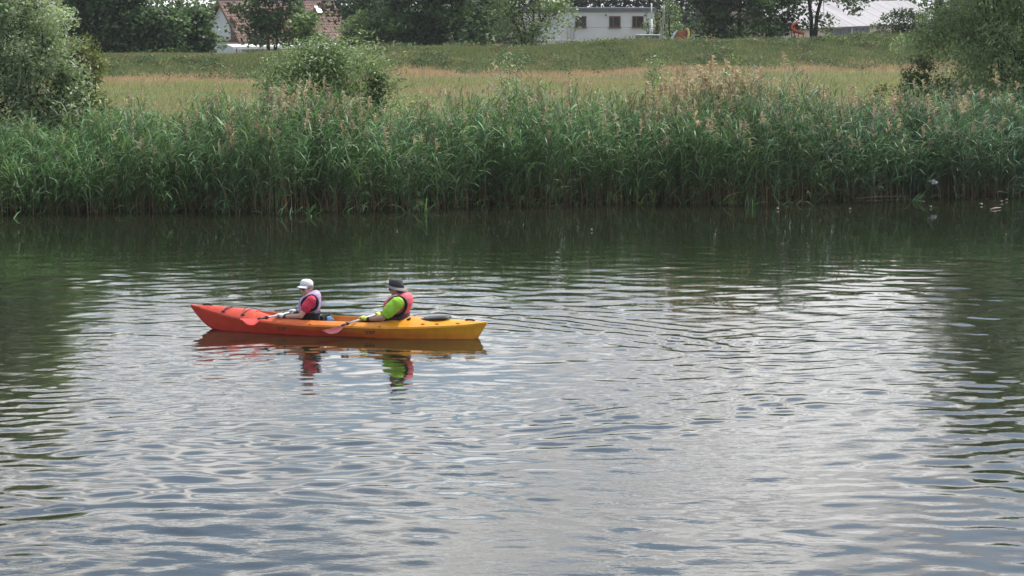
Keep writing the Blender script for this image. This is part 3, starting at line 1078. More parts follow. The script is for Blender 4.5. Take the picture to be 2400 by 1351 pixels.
    T('broadleaf_tree', -60, 150, 12.0, 1.4, 3.0, 'dark tree beyond the left edge behind the willow', 'tree', DARK, K=110, seed=81, bottom=1.0)


build_weeds()
build_far_trees()


def build_near_bushes():
    T = make_tree
    # --- pale willow on the left
    def keep_left(x, y, z):
        return True
    T('willow_bush', 20, 56.5, 6.4, 0.5, 1.8, 'large pale silvery willow bush filling the upper left corner', 'willow', SILVER, K=400, n_per=150, leaf=0.135, sig=(0.26, 0.26, 0.20),
      seed=90, bottom=0.95, shell=0.45, aspect=0.34, trunks=4, spread=0.7, trunk_r=0.07, limbs=14, hang=0.1)
    T('willow_bush', 175, 57.5, 3.55, 0.5, 0.85, 'lower yellow green willow bush at the right foot of the pale willow', 'willow', [(0.15, 0.18, 0.07), (0.12, 0.155, 0.06), (0.18, 0.19, 0.07)], K=110, n_per=120, leaf=0.125,
      sig=(0.20, 0.20, 0.18), seed=91, bottom=0.9, shell=0.3, aspect=0.4, trunks=3, spread=0.4, trunk_r=0.04, limbs=10,
      extra=[(215, 115, 0), (232, 140, 0), (190, 105, 0), (225, 165, 0), (238, 150, 0), (150, 120, 0), (205, 210, 0)])
    # --- bush in the reeds left of the middle
    T('willow_bush', 758, 62.5, 3.5, 0.5, 2.05, 'broad green willow bush rising from the reeds left of the middle', 'willow', GREYG + MID, K=330, n_per=105, leaf=0.13, sig=(0.36, 0.36, 0.27),
      seed=92, bottom=1.0, shell=0.1, aspect=0.3, trunks=4, spread=0.7, trunk_r=0.045, limbs=12,
      extra=[(640, 165, 0), (660, 150, 0), (625, 180, 0), (690, 130, 0), (740, 112, 0), (800, 100, 0), (820, 110, 0), (870, 125, 0), (900, 140, 0), (920, 150, 0), (880, 160, .3), (850, 115, 0)])
    T('elder_bush', 884, 62.0, 2.75, 0.6, 0.42, 'small dark green shrub at the right foot of the middle willow bush', 'shrub', DARK, K=30, n_per=60, leaf=0.10, sig=(0.14, 0.14, 0.11), seed=93, bottom=0.8, aspect=0.55, trunk_r=0.025, limbs=8)
    # --- thin saplings
    T('willow_sapling', 1255, 62.0, 3.4, 1.9, 0.75, 'thin leaning willow sapling with sparse leaves in front of the levee', 'sapling', SILVER + GREYG, K=18, n_per=26, leaf=0.10, sig=(0.17, 0.17, 0.13),
      seed=94, bottom=0.9, shell=0.1, aspect=0.3, trunks=3, spread=0.35, trunk_r=0.018, limbs=8, lean=-0.75)
    T('willow_sapling', 1532, 62.0, 3.3, 1.3, 0.42, 'bushy bright green sapling left of the tall dry reeds', 'sapling', LIGHT + GREYG, K=42, n_per=46, leaf=0.09, sig=(0.15, 0.15, 0.14), seed=95, bottom=0.9, shell=0.15, aspect=0.36,
      trunk_r=0.022, limbs=10)
    T('willow_sapling', 1410, 60.5, 2.4, 1.6, 0.25, 'small single sapling above the reeds left of the bright sapling', 'sapling', GREYG, K=8, n_per=26, leaf=0.08, sig=(0.11, 0.11, 0.1), seed=96, trunk_r=0.014, limbs=5)
    T('willow_sapling', 1720, 62.5, 3.25, 2.3, 0.35, 'slim leafy sapling among the tall dry reeds', 'sapling', LIGHT, K=10, n_per=24, leaf=0.085, sig=(0.14, 0.14, 0.12), seed=97, trunk_r=0.015, limbs=6)
    # --- right side willow and bush
    T('willow_tree', 2368, 64.5, 8.2, 1.7, 2.55, 'airy grey green willow tree filling the upper right corner', 'willow', GREYG + [(0.15, 0.205, 0.10)], K=400, n_per=150, leaf=0.15, sig=(0.32, 0.32, 0.24), seed=98,
      bottom=0.75, shell=0.35, aspect=0.3, trunk_r=0.11, trunks=2, spread=0.35, limbs=20, hang=0.45,
      extra=[(2150, 95, 0), (2135, 105, 0), (2170, 80, 0), (2190, 120, 0), (2120, 110, 0), (2200, 60, 0), (2215, 140, 0)])
    T('willow_bush', 2152, 63.0, 3.3, 1.0, 0.62, 'dark multi stemmed bush under the left side of the right willow', 'bush', [(0.075, 0.11, 0.048), (0.06, 0.09, 0.04), (0.095, 0.13, 0.05)], K=64, n_per=80, leaf=0.12, sig=(0.18, 0.18, 0.15), seed=99,
      bottom=0.7, shell=0.3, aspect=0.36, trunks=5, spread=0.4, trunk_r=0.025, limbs=6)
    T('willow_bush', 2060, 60.0, 2.5, 0.6, 0.6, 'low green bush with yellow tips beside the dark multi stemmed bush', 'bush', MID + [(0.2, 0.2, 0.05)], K=36, n_per=46, leaf=0.09, sig=(0.16, 0.16, 0.12), seed=100, bottom=1.0, trunk_r=0.02)
    T('willow_bush', 2290, 61.5, 2.35, 0.5, 0.95, 'low dark bush behind the reeds below the right willow', 'bush', DARK + GREYG, K=70, n_per=50, leaf=0.10, sig=(0.2, 0.2, 0.13), seed=101, bottom=1.0, trunk_r=0.02)
    T('weed_clump', 330, 60.5, 1.75, 0.5, 0.95, 'low grey green weeds at the left meadow edge behind the reeds', 'weeds', GREYG, K=46, n_per=42, leaf=0.10, sig=(0.22, 0.22, 0.12), seed=102, bottom=1.0, trunk_r=0.012)
    T('weed_clump', 510, 60.5, 2.1, 0.6, 0.55, 'yellow green tall weeds left of the middle willow bush', 'weeds', LIGHT, K=30, n_per=34, leaf=0.09, sig=(0.18, 0.18, 0.16), seed=103, bottom=1.0, trunk_r=0.012, shell=0.2)
    T('weed_clump', 985, 62.5, 2.2, 0.6, 0.6, 'yellow green tall weeds right of the middle willow bush', 'weeds', LIGHT, K=26, n_per=32, leaf=0.09, sig=(0.18, 0.18, 0.16), seed=104, bottom=1.0, trunk_r=0.012, shell=0.2)
    T('weed_clump', 1130, 62.0, 2.3, 0.7, 0.35, 'slim tall weeds left of the leaning sapling', 'weeds', GREYG + LIGHT, K=14, n_per=28, leaf=0.09, sig=(0.14, 0.14, 0.18), seed=105, bottom=1.0, trunk_r=0.012, shell=0.2)


build_near_bushes()
# ------------------------------------------------------------------ buildings
M_TILE = plain('roof_tiles', (0.225, 0.145, 0.13), 0.8, 0.28, 3.5, spec=0.2)
M_WHITE = plain('white_render', (0.68, 0.67, 0.69), 0.85, 0.07, 0.8, spec=0.2)
M_GABLE = plain('gable_plaster', (0.66, 0.70, 0.75), 0.85, 0.05, 1.0, spec=0.2)
M_TIMBER = plain('brown_timber', (0.16, 0.10, 0.08), 0.8, 0.2, 5, spec=0.2)
M_FRAME = plain('window_wood', (0.17, 0.085, 0.055), 0.6, 0.15, 6)
M_GLASS = plain('dark_glass', (0.030, 0.032, 0.036), 0.12, 0.1, 2, spec=0.6)
M_SHEET = plain('grey_sheet_roof', (0.27, 0.268, 0.29), 0.7, 0.14, 0.5, spec=0.4)
M_DARKROOF = plain('dark_roof_edge', (0.13, 0.14, 0.165), 0.7, 0.15, 2)
M_BEIGE = plain('beige_plaster', (0.50, 0.43, 0.36), 0.85, 0.08, 0.8, spec=0.2)
M_SLATE = plain('blue_grey_boards', (0.085, 0.10, 0.135), 0.7, 0.2, 1.5, spec=0.3)
M_PAINT = plain('white_paint', (0.78, 0.78, 0.78), 0.5, 0.05, 4)
M_GALV = plain('grey_metal', (0.33, 0.34, 0.36), 0.5, 0.12, 4, metal=0.3)


def tiled_slope(name, A, e1, L, down, W, parent, mat, course=0.34, tile=0.26):
    """stepped courses of rolled tiles; A upper corner, e1 along the ridge, down the fall line"""
    nrm = Vector(e1).cross(Vector(down)).normalized()
    if nrm.z < 0:
        nrm = -nrm
    nc, ntile = int(W / course), int(L / tile)
    vs, fs = [], []
    for c in range(nc):
        for k in range(ntile * 4 + 1):
            x = k / (ntile * 4) * L
            roll = 0.030 * math.sin(k / 4 * 2 * math.pi)
            for j, (dd, up) in enumerate(((0, 0.0), (course * 1.04, 0.045), (course * 1.04, 0.0))):
                p = A + e1 * x + down * (c * course + dd) + nrm * (up + roll + 0.02)
                vs.append(p)
        base = c * (ntile * 4 + 1) * 3
        for k in range(ntile * 4):
            for j in range(2):
                a = base + k * 3 + j
                fs.append((a, a + 3, a + 4, a + 1))
    mb = MB()
    mb.add(vs, fs)
    return mb.build(name, mat, parent)


def window(parent, c, w, h, M=None, frame=0.07, split=0.36):
    """frame standing proud of the wall, mullion, dark panes; c = centre on the wall face (local), facing -Y"""
    f = MB()
    x, y, z = c
    f.box((x, y - 0.03, z + h / 2 - frame / 2), (w, 0.10, frame))
    f.box((x, y - 0.03, z - h / 2 + frame / 2), (w, 0.10, frame))
    for sx in (-1, 1):
        f.box((x + sx * (w / 2 - frame / 2), y - 0.03, z), (frame, 0.10, h - 2 * frame))
    fo = f.build('window', M_FRAME, parent)
    xm = x - w / 2 + w * split
    MB().box((xm, y - 0.03, z), (frame * 1.15, 0.09, h - 2 * frame)).build('mullion', M_FRAME, fo)
    MB().box(((x - w / 2 + frame + xm - frame * .575) / 2, y - 0.012, z), (xm - frame * .575 - (x - w / 2 + frame) - 0.004, 0.02, h - 2 * frame - 0.004)).build('pane', M_GLASS, fo)
    MB().box(((x + w / 2 - frame + xm + frame * .575) / 2, y - 0.012, z), ((x + w / 2 - frame) - (xm + frame * .575) - 0.004, 0.02, h - 2 * frame - 0.004)).build('pane', M_GLASS, fo)
    MB().box((x, y - 0.07, z - h / 2 - 0.03), (w + 0.14, 0.16, 0.05)).build('sill', M_FRAME, fo)
    return fo


def tiled_house():
    Y0 = 185.0
    ax = X_at(517, Y0)
    g = -1.0
    root = thing('tiled_house', (ax, Y0, g), 'house with brown red tiled roof and pale gable behind the left trees', 'house')
    e1 = Vector((0.81, 0.586, 0))
    e2 = Vector((0.586, -0.81, 0))
    hr, he, hw, L = 5.95, 2.5, 3.7, 11.5
    A = Vector((0, 0, hr))
    # gable walls (prism running under the roof)
    prof = [(-hw + 0.25, 0), (hw - 0.25, 0), (hw - 0.25, he + 0.05), (0, hr - 0.22), (-hw + 0.25, he + 0.05)]
    base = e1 * 0.35
    mb = MB().prism([base + e2 * x + Vector((0, 0, z)) for x, z in prof], e1 * (L - 0.7))
    mb.build('wall', M_GABLE, root)
    for sgn in (1, -1):
        down = (e2 * (sgn * hw) + Vector((0, 0, he - hr)))
        W = down.length
        down.normalize()
        tiled_slope('roof', A, e1, L, down, W + 0.3, root, M_TILE)
    # barge boards along the gable rakes
    for sgn in (1, -1):
        down = (e2 * (sgn * (hw + 0.2)) + Vector((0, 0, (he - hr) * (hw + 0.2) / hw)))
        n = e1 * -0.06
        up = Vector((0, 0, 0.26))
        p = A + e1 * -0.01 + Vector((0, 0, -0.2))
        MB().prism([p, p + down, p + down + up, p + up], n).build('barge_board', M_TIMBER, root)
    # timber post and beam on the gable
    zf = e1 * 0.35 - e1 * 0.05
    p = zf + e2 * 1.75
    MB().prism([p + Vector((0, 0, 2.6)), p + e2 * 0.85 + Vector((0, 0, 2.6)), p + e2 * 0.85 + Vector((0, 0, 4.0)), p + Vector((0, 0, 4.72))], -e1 * 0.08).build('timber_post', M_TIMBER, root)
    MB().prism([zf - e2 * 3.2 + Vector((0, 0, 2.42)), zf + e2 * 3.2 + Vector((0, 0, 2.42)), zf + e2 * 3.2 + Vector((0, 0, 2.62)), zf - e2 * 3.2 + Vector((0, 0, 2.62))], -e1 * 0.11).build('timber_beam', M_TIMBER, root)
    # ridge cap
    MB().tube([A + Vector((0, 0, 0.06)), A + e1 * L + Vector((0, 0, 0.06))], 0.13, 8).build('ridge_cap', M_GALV, root, smooth=True)
    # roof window and flue
    d1 = (e2 * hw + Vector((0, 0, he - hr))).normalized()
    nr = e1.cross(d1).normalized()
    nr = nr if nr.z > 0 else -nr
    c = A + e1 * 9.0 + d1 * 0.9 + nr * 0.12
    rw = MB().prism([c, c + e1 * 0.62, c + e1 * 0.62 + d1 * 0.95, c + d1 * 0.95], nr * 0.10).build('roof_window', M_FRAME, root)
    c2 = c + e1 * 0.07 + d1 * 0.07 + nr * 0.1
    MB().prism([c2, c2 + e1 * 0.48, c2 + e1 * 0.48 + d1 * 0.81, c2 + d1 * 0.81], nr * 0.02).build('pane', plain('bright_pane', (0.45, 0.47, 0.50), 0.1, 0.02, 2, spec=0.8), rw)
    c = A + e1 * 9.9 + d1 * 1.3
    MB().tube([c - Vector((0, 0, 0.2)), c + Vector((0, 0, 0.95))], 0.17, 10).build('flue', M_TIMBER, root, smooth=True)
    # lean-to with a bright edge along the eave
    a = e2 * (hw + 0.1) + e1 * -1.3 + Vector((0, 0, he - 0.28))
    o = e2 * 1.2 + Vector((0, 0, -0.22))
    lt = MB().prism([a, a + e1 * 10.6, a + e1 * 10.6 + o, a + o], Vector((0, 0, 0.07))).build('lean_to_roof', M_PAINT, root)
    for k in range(5):
        q = a + o + e1 * (0.3 + k * 2.5)
        MB().box((q.x, q.y, (q.z) / 2), (0.1, 0.1, q.z - 0.02)).build('post', M_TIMBER, lt)
    MB().prism([a + o + Vector((0, 0, -0.13)), a + o + e1 * 10.6 + Vector((0, 0, -0.13)), a + o + e1 * 10.6 + Vector((0, 0, 0.09)), a + o + Vector((0, 0, 0.09))], e2 * 0.04).build('fascia', M_PAINT, lt)


def white_building():
    Yf = 190.0
    x0, x1 = X_at(1225, Yf), X_at(1532, Yf)
    g = -0.9
    cx = (x0 + x1) / 2
    root = thing('flat_roofed_building', (cx, Yf, g), 'long low white rendered building with small brown framed windows and dark roof edge', 'building')
    W = x1 - x0
    H = 4.88
    MB().box((0, 4.0, H / 2), (W, 8.0, H)).build('wall', M_WHITE, root)
    MB().box((0, 4.0, H + 0.16), (W + 0.3, 8.4, 0.32)).build('roof', M_DARKROOF, root, bevel=0.02)
    mb = MB()
    rng = random.Random(4)
    for k in range(22):
        mb.box((-W / 2 + (k + 0.5) * W / 22, 0.1, H + 0.345 + 0.012), (W / 22 * 0.8, 0.35, 0.05))
    mb.build('roof_edge_caps', M_GALV, root)
    MB().box((0, -0.015, 0.95), (W + 0.02, 0.03, 1.9)).build('plinth', M_BEIGE, root)
    for px in (1361, 1441, 1495):
        c = at_y(px, 51.5, Yf)
        window(root, (c.x - cx, 0, c.z - g), 1.0, 1.0)
    for px in (1330, 1338.5, 1346):
        c = at_y(px, 62, Yf)
        MB().tube([(c.x - cx, -0.06, 0.3), (c.x - cx, -0.06, c.z - g)], 0.035, 8).build('downpipe', M_GALV, root, smooth=True)
    # two fine lines of the render joints
    for py in (29.5, 64.5):
        z = at_y(1400, py, Yf).z - g
        MB().box((W * 0.14, -0.004, z), (W * 0.7, 0.008, 0.035)).build('render_joint', M_GALV, root)
    c = at_y(1420, 36, Yf)
    lm = MB().box((c.x - cx, -0.1, c.z - g), (0.12, 0.2, 0.16)).build('wall_lamp', M_DARKROOF, root)


def barn():
    g = -0.9
    P0 = Vector((X_at(1848, 180), 180.0, 0))
    P1 = Vector((X_at(2215, 236), 236.0, 0))
    e1 = (P1 - P0)
    L = e1.length
    e1.normalize()
    e2 = Vector((-e1.y, e1.x, 0))       # away from the camera side
    if e2.y < 0:
        e2 = -e2
    e2 = Vector((e2.x, e2.y, 0))
    root = thing('long_barn', (P0.x, P0.y, g), 'long barn with pale grey sheet roof and dark boarded side at the back right', 'barn')
    he, hr, hw = 3.40, 5.75, 4.6
    prof = [(0.35, 0), (2 * hw - 0.35, 0), (2 * hw - 0.35, he), (hw, hr - 0.12), (0.35, he)]
    MB().prism([e1 * 0.3 + e2 * x + Vector((0, 0, z)) for x, z in prof], e1 * (L - 0.6)).build('wall', M_BEIGE, root)
    for sgn in (0, 1):
        a = e2 * (0 if sgn == 0 else 2 * hw) + Vector((0, 0, he))
        r_ = e2 * hw + Vector((0, 0, hr))
        nsh = 26
        rf = None
        n = (r_ - a).cross(e1).normalized()
        n = n if n.z > 0 else -n
        for k in range(nsh):
            s0, s1 = L * k / nsh, L * (k + 1) / nsh - 0.03
            up = n * (0.07 + 0.012 * (k % 2))
            o = MB().prism([a + e1 * s0, a + e1 * s1, r_ + e1 * s1, r_ + e1 * s0], up).build('roof_sheet', M_SHEET, root)
    # dark boarded doors on the camera side
    f = e2 * 0.35 - e2 * 0.06
    s0, s1 = 13.5, 27.5
    nb = 20
    for k in range(nb):
        b0 = f + e1 * (s0 + (s1 - s0) * k / nb)
        b1 = f + e1 * (s0 + (s1 - s0) * (k + 1) / nb - 0.04)
        MB().prism([b0 + Vector((0, 0, 0.2)), b1 + Vector((0, 0, 0.2)), b1 + Vector((0, 0, he - 0.15)), b0 + Vector((0, 0, he - 0.15))], -e2 * (0.04 + 0.012 * (k % 2))).build('board', M_SLATE, root)
    q = f + e1 * 20.4 - e2 * 0.07
    MB().prism([q, q + e1 * 0.5, q + e1 * 0.5 + Vector((0, 0, he - 0.1)), q + Vector((0, 0, he - 0.1))], -e2 * 0.06).build('post', M_GALV, root)


tiled_house()
white_building()
barn()


def garden_things():
    M_OR = plain('orange_plastic', (0.42, 0.10, 0.04), 0.45, 0.08, 3)
    M_YE = plain('yellow_plastic', (0.60, 0.50, 0.10), 0.45, 0.08, 3)
    M_BL = plain('pale_blue_plastic', (0.45, 0.60, 0.66), 0.45, 0.08, 3)
    M_RED = plain('red_plastic', (0.60, 0.07, 0.05), 0.45, 0.08, 3)
    M_TEAL = plain('teal_pool_wall', (0.13, 0.20, 0.23), 0.5, 0.15, 1.5)
    # orange play tower with slides
    Y = 146.0
    c = at_y(1596, 96, Y)
    g = float(ground_z(c.x, Y))
    H = at_y(1596, 71, Y).z - g
    root = thing('play_slide', (c.x, Y, g), 'small orange play tower with yellow and pale blue slides on the levee edge', 'slide')
    for sx in (-0.26, 0.26):
        for sy in (-0.3, 0.3):
            MB().tube([(sx * 1.5, sy, 0), (sx, 0, H)], 0.055, 8).build('leg', M_OR, root, smooth=True)
    for k in range(4):
        MB().box((0, -0.12, H * (0.35 + 0.18 * k)), (0.5, 0.08, 0.10)).build('rung', M_OR, root)
    MB().box((0, 0.02, H * 0.78), (0.5, 0.5, 0.22)).build('platform', M_OR, root, bevel=0.02)
    MB().tube([(0.28, -0.05, H + 0.02), (0.42, -0.05, H + 0.1), (0.52, -0.15, H - 0.15), (0.5, -0.3, H * 0.55), (0.42, -0.5, H * 0.2), (0.4, -0.8, 0.1)], 0.09, 8).build('yellow_slide', M_YE, root, smooth=True)
    MB().tube([(-0.25, 0, H - 0.05), (-0.42, -0.1, H - 0.2), (-0.6, -0.25, H * 0.45), (-0.75, -0.4, 0.2)], 0.085, 8).build('blue_slide', M_BL, root, smooth=True)
    # curved red slide by the barn
    Y = 147.0
    c = at_y(1866, 96, Y)
    g = float(ground_z(c.x, Y))
    H = at_y(1866, 56, Y).z - g
    root = thing('play_slide', (c.x, Y, g), 'curved red and orange play slide beside the two stemmed tree', 'slide')
    k = H
    MB().tube([(-0.1, 0, k), (-0.32, -0.05, k * 0.86), (-0.34, -0.1, k * 0.68), (-0.15, -0.2, k * 0.52), (0.2, -0.3, k * 0.44), (0.45, -0.5, k * 0.36)], [0.07, 0.09, 0.10, 0.11, 0.12, 0.10], 8).build('slide_chute', M_OR, root, smooth=True)
    MB().tube([(-0.1, 0, k), (-0.02, 0, k * 1.03), (0.1, -0.05, k * 0.98)], 0.09, 8).build('top_hood', M_RED, root, smooth=True)
    for x, z in ((-0.1, 0.98), (-0.3, 0.7), (0.15, 0.45), (0.5, 0.36)):
        MB().tube([(x, 0.12, 0), (x, 0.1, k * z)], 0.035, 6).build('leg', M_RED, root, smooth=True)
    Y = 147.5
    c = at_y(1845, 93, Y)
    g = float(ground_z(c.x, Y))
    root = thing('garden_bench', (c.x, Y, g), 'low white garden bench left of the curved red slide', 'bench')
    h = c.z - g
    MB().box((0, 0, h), (0.85, 0.35, 0.06)).build('seat', M_PAINT, root)
    MB().box((0, 0.2, h + 0.17), (0.85, 0.05, 0.14)).build('backrest', M_PAINT, root)
    for sx in (-0.35, 0.35):
        MB().box((sx, 0, h / 2 - 0.02), (0.07, 0.3, h - 0.04)).build('leg', M_PAINT, root)
    # round pool
    Y = 153.0
    c = at_y(1519, 83, Y)
    g = float(ground_z(c.x, Y))
    H = c.z - g
    root = thing('garden_pool', (c.x, Y, g), 'round teal garden pool with a white rim before the two small conifers', 'pool')
    r = 0.86
    circ = lambda rr, z: [Vector((rr * math.cos(a * math.pi / 16), rr * math.sin(a * math.pi / 16), z)) for a in range(32)]
    MB().loft([circ(r, 0), circ(r, H - 0.03)]).build('pool_wall', M_TEAL, root)
    MB().loft([circ(r + 0.05, H - 0.03), circ(r + 0.05, H + 0.05)]).build('pool_cover', plain('pale_cover', (0.45, 0.50, 0.50), 0.5, 0.1, 2), root)
    mb = MB()
    for k in range(12):
        a = k * math.pi / 6
        mb.box(((r + 0.025) * math.cos(a), (r + 0.025) * math.sin(a), (H - 0.04) / 2), (0.05, 0.08, H - 0.05), rz=a)
    mb.build('uprights', M_GALV, root)
    # mast and dead birch
    Y = 158.0
    c = at_y(1527, 8, Y)
    g = float(ground_z(c.x, Y))
    root = thing('white_mast', (c.x, Y, g), 'slim white mast at the right end of the white building', 'mast')
    MB().tube([(0, 0, 0), (0, 0, (c.z - g) * 0.72)], 0.085, 8).build('lower_tube', M_PAINT, root, smooth=True)
    MB().tube([(0, 0, (c.z - g) * 0.72), (0, 0, c.z - g)], 0.05, 8).build('upper_tube', M_PAINT, root, smooth=True)
    Y = 152.0
    c = at_y(1553, 12, Y)
    g = float(ground_z(c.x, Y))
    H = c.z - g
    root = thing('dead_birch', (c.x, Y, g), 'bare pale birch trunk without a crown beside the pool', 'tree')
    MB().tube([(-0.1, 0, -0.1), (-0.05, 0, H * 0.3), (0.0, 0, H * 0.55), (0.1, 0, H * 0.8), (0.08, 0, H)], [0.14, 0.12, 0.10, 0.085, 0.06], 9).build('trunk', M_PALEBARK, root, smooth=True)
    MB().tube([(0.0, 0, H * 0.5), (-0.12, -0.05, H * 0.6), (-0.2, -0.06, H * 0.66)], [0.05, 0.04, 0.02], 7).build('branch_stub', M_PALEBARK, root, smooth=True)
    # low white garden wall left of the white building
    Y = 172.0
    x0, x1 = X_at(1270, Y), X_at(1352, Y)
    root = thing('garden_wall', ((x0 + x1) / 2, Y, -0.4), 'low white garden wall in front of the left end of the white building', 'wall')
    zt = at_y(1300, 95.5, Y).z + 0.4
    MB().box((0, 0, zt / 2), (x1 - x0, 0.2, zt)).build('masonry', M_WHITE, root)
    MB().box((0, 0, zt + 0.03), (x1 - x0 + 0.06, 0.28, 0.06)).build('coping', M_PAINT, root)


garden_things()


def far_wood():
    rng = np.random.default_rng(77)
    K = 900
    X = rng.uniform(-95, 110, K)
    Y = rng.uniform(262, 285, K)
    px = 1200 + X / Y * F
    top = np.interp(px, [-800, 310, 335, 560, 600, 1850, 1900, 2060, 2110, 3400], [15, 15, 3.6, 3.6, 14, 14, 4.2, 4.2, 14, 14])
    z = -0.5 + (top + 0.5) * rng.random(K)
    C = np.stack([X, Y, z], -1)
    V, Fq, t = leaf_cloud(C, np.full((K, 3), 1.2), 60, 0.75, rng, [(0.03, 0.05, 0.028), (0.04, 0.062, 0.032)], aspect=0.8)
    V[:, 2] = np.maximum(V[:, 2], -0.9)
    o = link_mesh('distant_wood', np_mesh('distant_wood', V, [Fq], t), M_LEAF)
    tag(o, 'dark continuous wood beyond the houses on the skyline', 'wood', kind='stuff')


far_wood()


# ------------------------------------------------------------------ kayak
KB, KS = on_z(449, 769), on_z(1141, 794)
KV = KS - KB
KL = KV.length
KRZ = math.atan2(KV.y, KV.x)
KC = (KB + KS) / 2
KC.z = 0.0
KM = Matrix.Translation(KC) @ Matrix.Rotation(KRZ, 4, 'Z')
KMI = KM.inverted()


def kp(px, py, yl):
    """point of the vertical plane y=yl of the boat that shows at a pixel, in boat coordinates"""
    o = KMI @ Vector((0, 0, CAM_H))
    d = KMI.to_3x3() @ px_dir(px, py)
    t = (yl - o.y) / d.y
    return o + d * t


def ip(t, pts):
    return float(np.interp(t, [p[0] for p in pts], [p[1] for p in pts]))


def smooth_ip(pts):
    xs = np.array([p[0] for p in pts]); ys = np.array([p[1] for p in pts])
    m = np.gradient(ys, xs)
    # monotone-ish cubic hermite
    d = np.diff(ys) / np.diff(xs)
    for i in range(len(xs)):
        if 0 < i < len(xs) - 1 and d[i - 1] * d[i] <= 0:
            m[i] = 0

    def f(t):
        i = int(np.clip(np.searchsorted(xs, t) - 1, 0, len(xs) - 2))
        h = xs[i + 1] - xs[i]
        u = (t - xs[i]) / h
        return float((2 * u**3 - 3 * u**2 + 1) * ys[i] + (u**3 - 2 * u**2 + u) * h * m[i] + (-2 * u**3 + 3 * u**2) * ys[i + 1] + (u**3 - u**2) * h * m[i + 1])
    return f


fB = smooth_ip([(0, .014), (.05, .085), (.12, .165), (.2, .235), (.3, .305), (.42, .365), (.55, .382), (.68, .365), (.8, .305), (.9, .205), (.96, .115), (1, .035)])
fG = smooth_ip([(0, .345), (.05, .295), (.105, .248), (.18, .200), (.27, .172), (.45, .152), (.6, .153), (.72, .158), (.85, .180), (.97, .215), (1, .232)])
fK = smooth_ip([(0, .325), (.02, .21), (.045, .09), (.074, 0.0), (.12, -.07), (.2, -.10), (.5, -.11), (.85, -.10), (.95, -.08), (.968, -.02), (.985, .11), (1, .215)])
fC = smooth_ip([(0, .362), (.05, .362), (.13, .345), (.2, .325), (.24, .310), (.72, .285), (.745, .292), (.80, .278), (.9, .265), (.97, .257), (1, .252)])
fR = smooth_ip([(.22, .312), (.26, .280), (.31, .246), (.40, .226), (.55, .222), (.64, .226), (.69, .252), (.73, .288)])


def fW(t):
    if t <= 0.235 or t >= 0.722:
        return 0.0
    a = min(1.0, ((t - 0.235) / 0.16)) ** 0.62 * 0.262
    b = min(1.0, (0.722 - t) / 0.05) ** 0.5 * 0.262
    return min(a, b)


def deck_z(t, yf):
    return fG(t) + 0.02 + (fC(t) - fG(t) - 0.02) * (1 - abs(yf) ** 2.2)


def hull_ring(t):
    b, g, k, c, w = fB(t), fG(t), fK(t), fC(t), fW(t)
    half = []
    for f, yy in ((0, 0.0), (.04, .46), (.20, .73), (.55, .87), (.90, .965)):
        half.append((b * yy, k + f * (g - k)))
    half.append((b * 1.012, g - 0.004))
    half.append((b * 0.980, g + 0.022))
    closed = [(b * f, deck_z(t, f)) for f in (.86, .68, .50, .40, .28, .14, 0.0)]
    if w > 0.004:
        r = fR(t)
        fl = max(0.02, r - 0.25 * min(1, w / 0.12))
        w2 = min(w, b * 0.8)
        op = [(w2 + (b - w2) * 0.55, g + 0.02 + (r - g - 0.02) * 0.72), (w2 + 0.032, r), (w2 + 0.006, r + 0.002), (w2 - 0.006 * min(1, w / .05), r - 0.035), (w2 * 0.86, fl + 0.03), (w2 * 0.45, fl), (0, fl)]
        half += op
    else:
        half += closed
    x = -KL / 2 + t * KL
    ring = [Vector((x, -y, z)) for y, z in half]            # near side (towards the camera)
    ring += [Vector((x, y, z)) for y, z in reversed(half[1:-1])]
    return ring


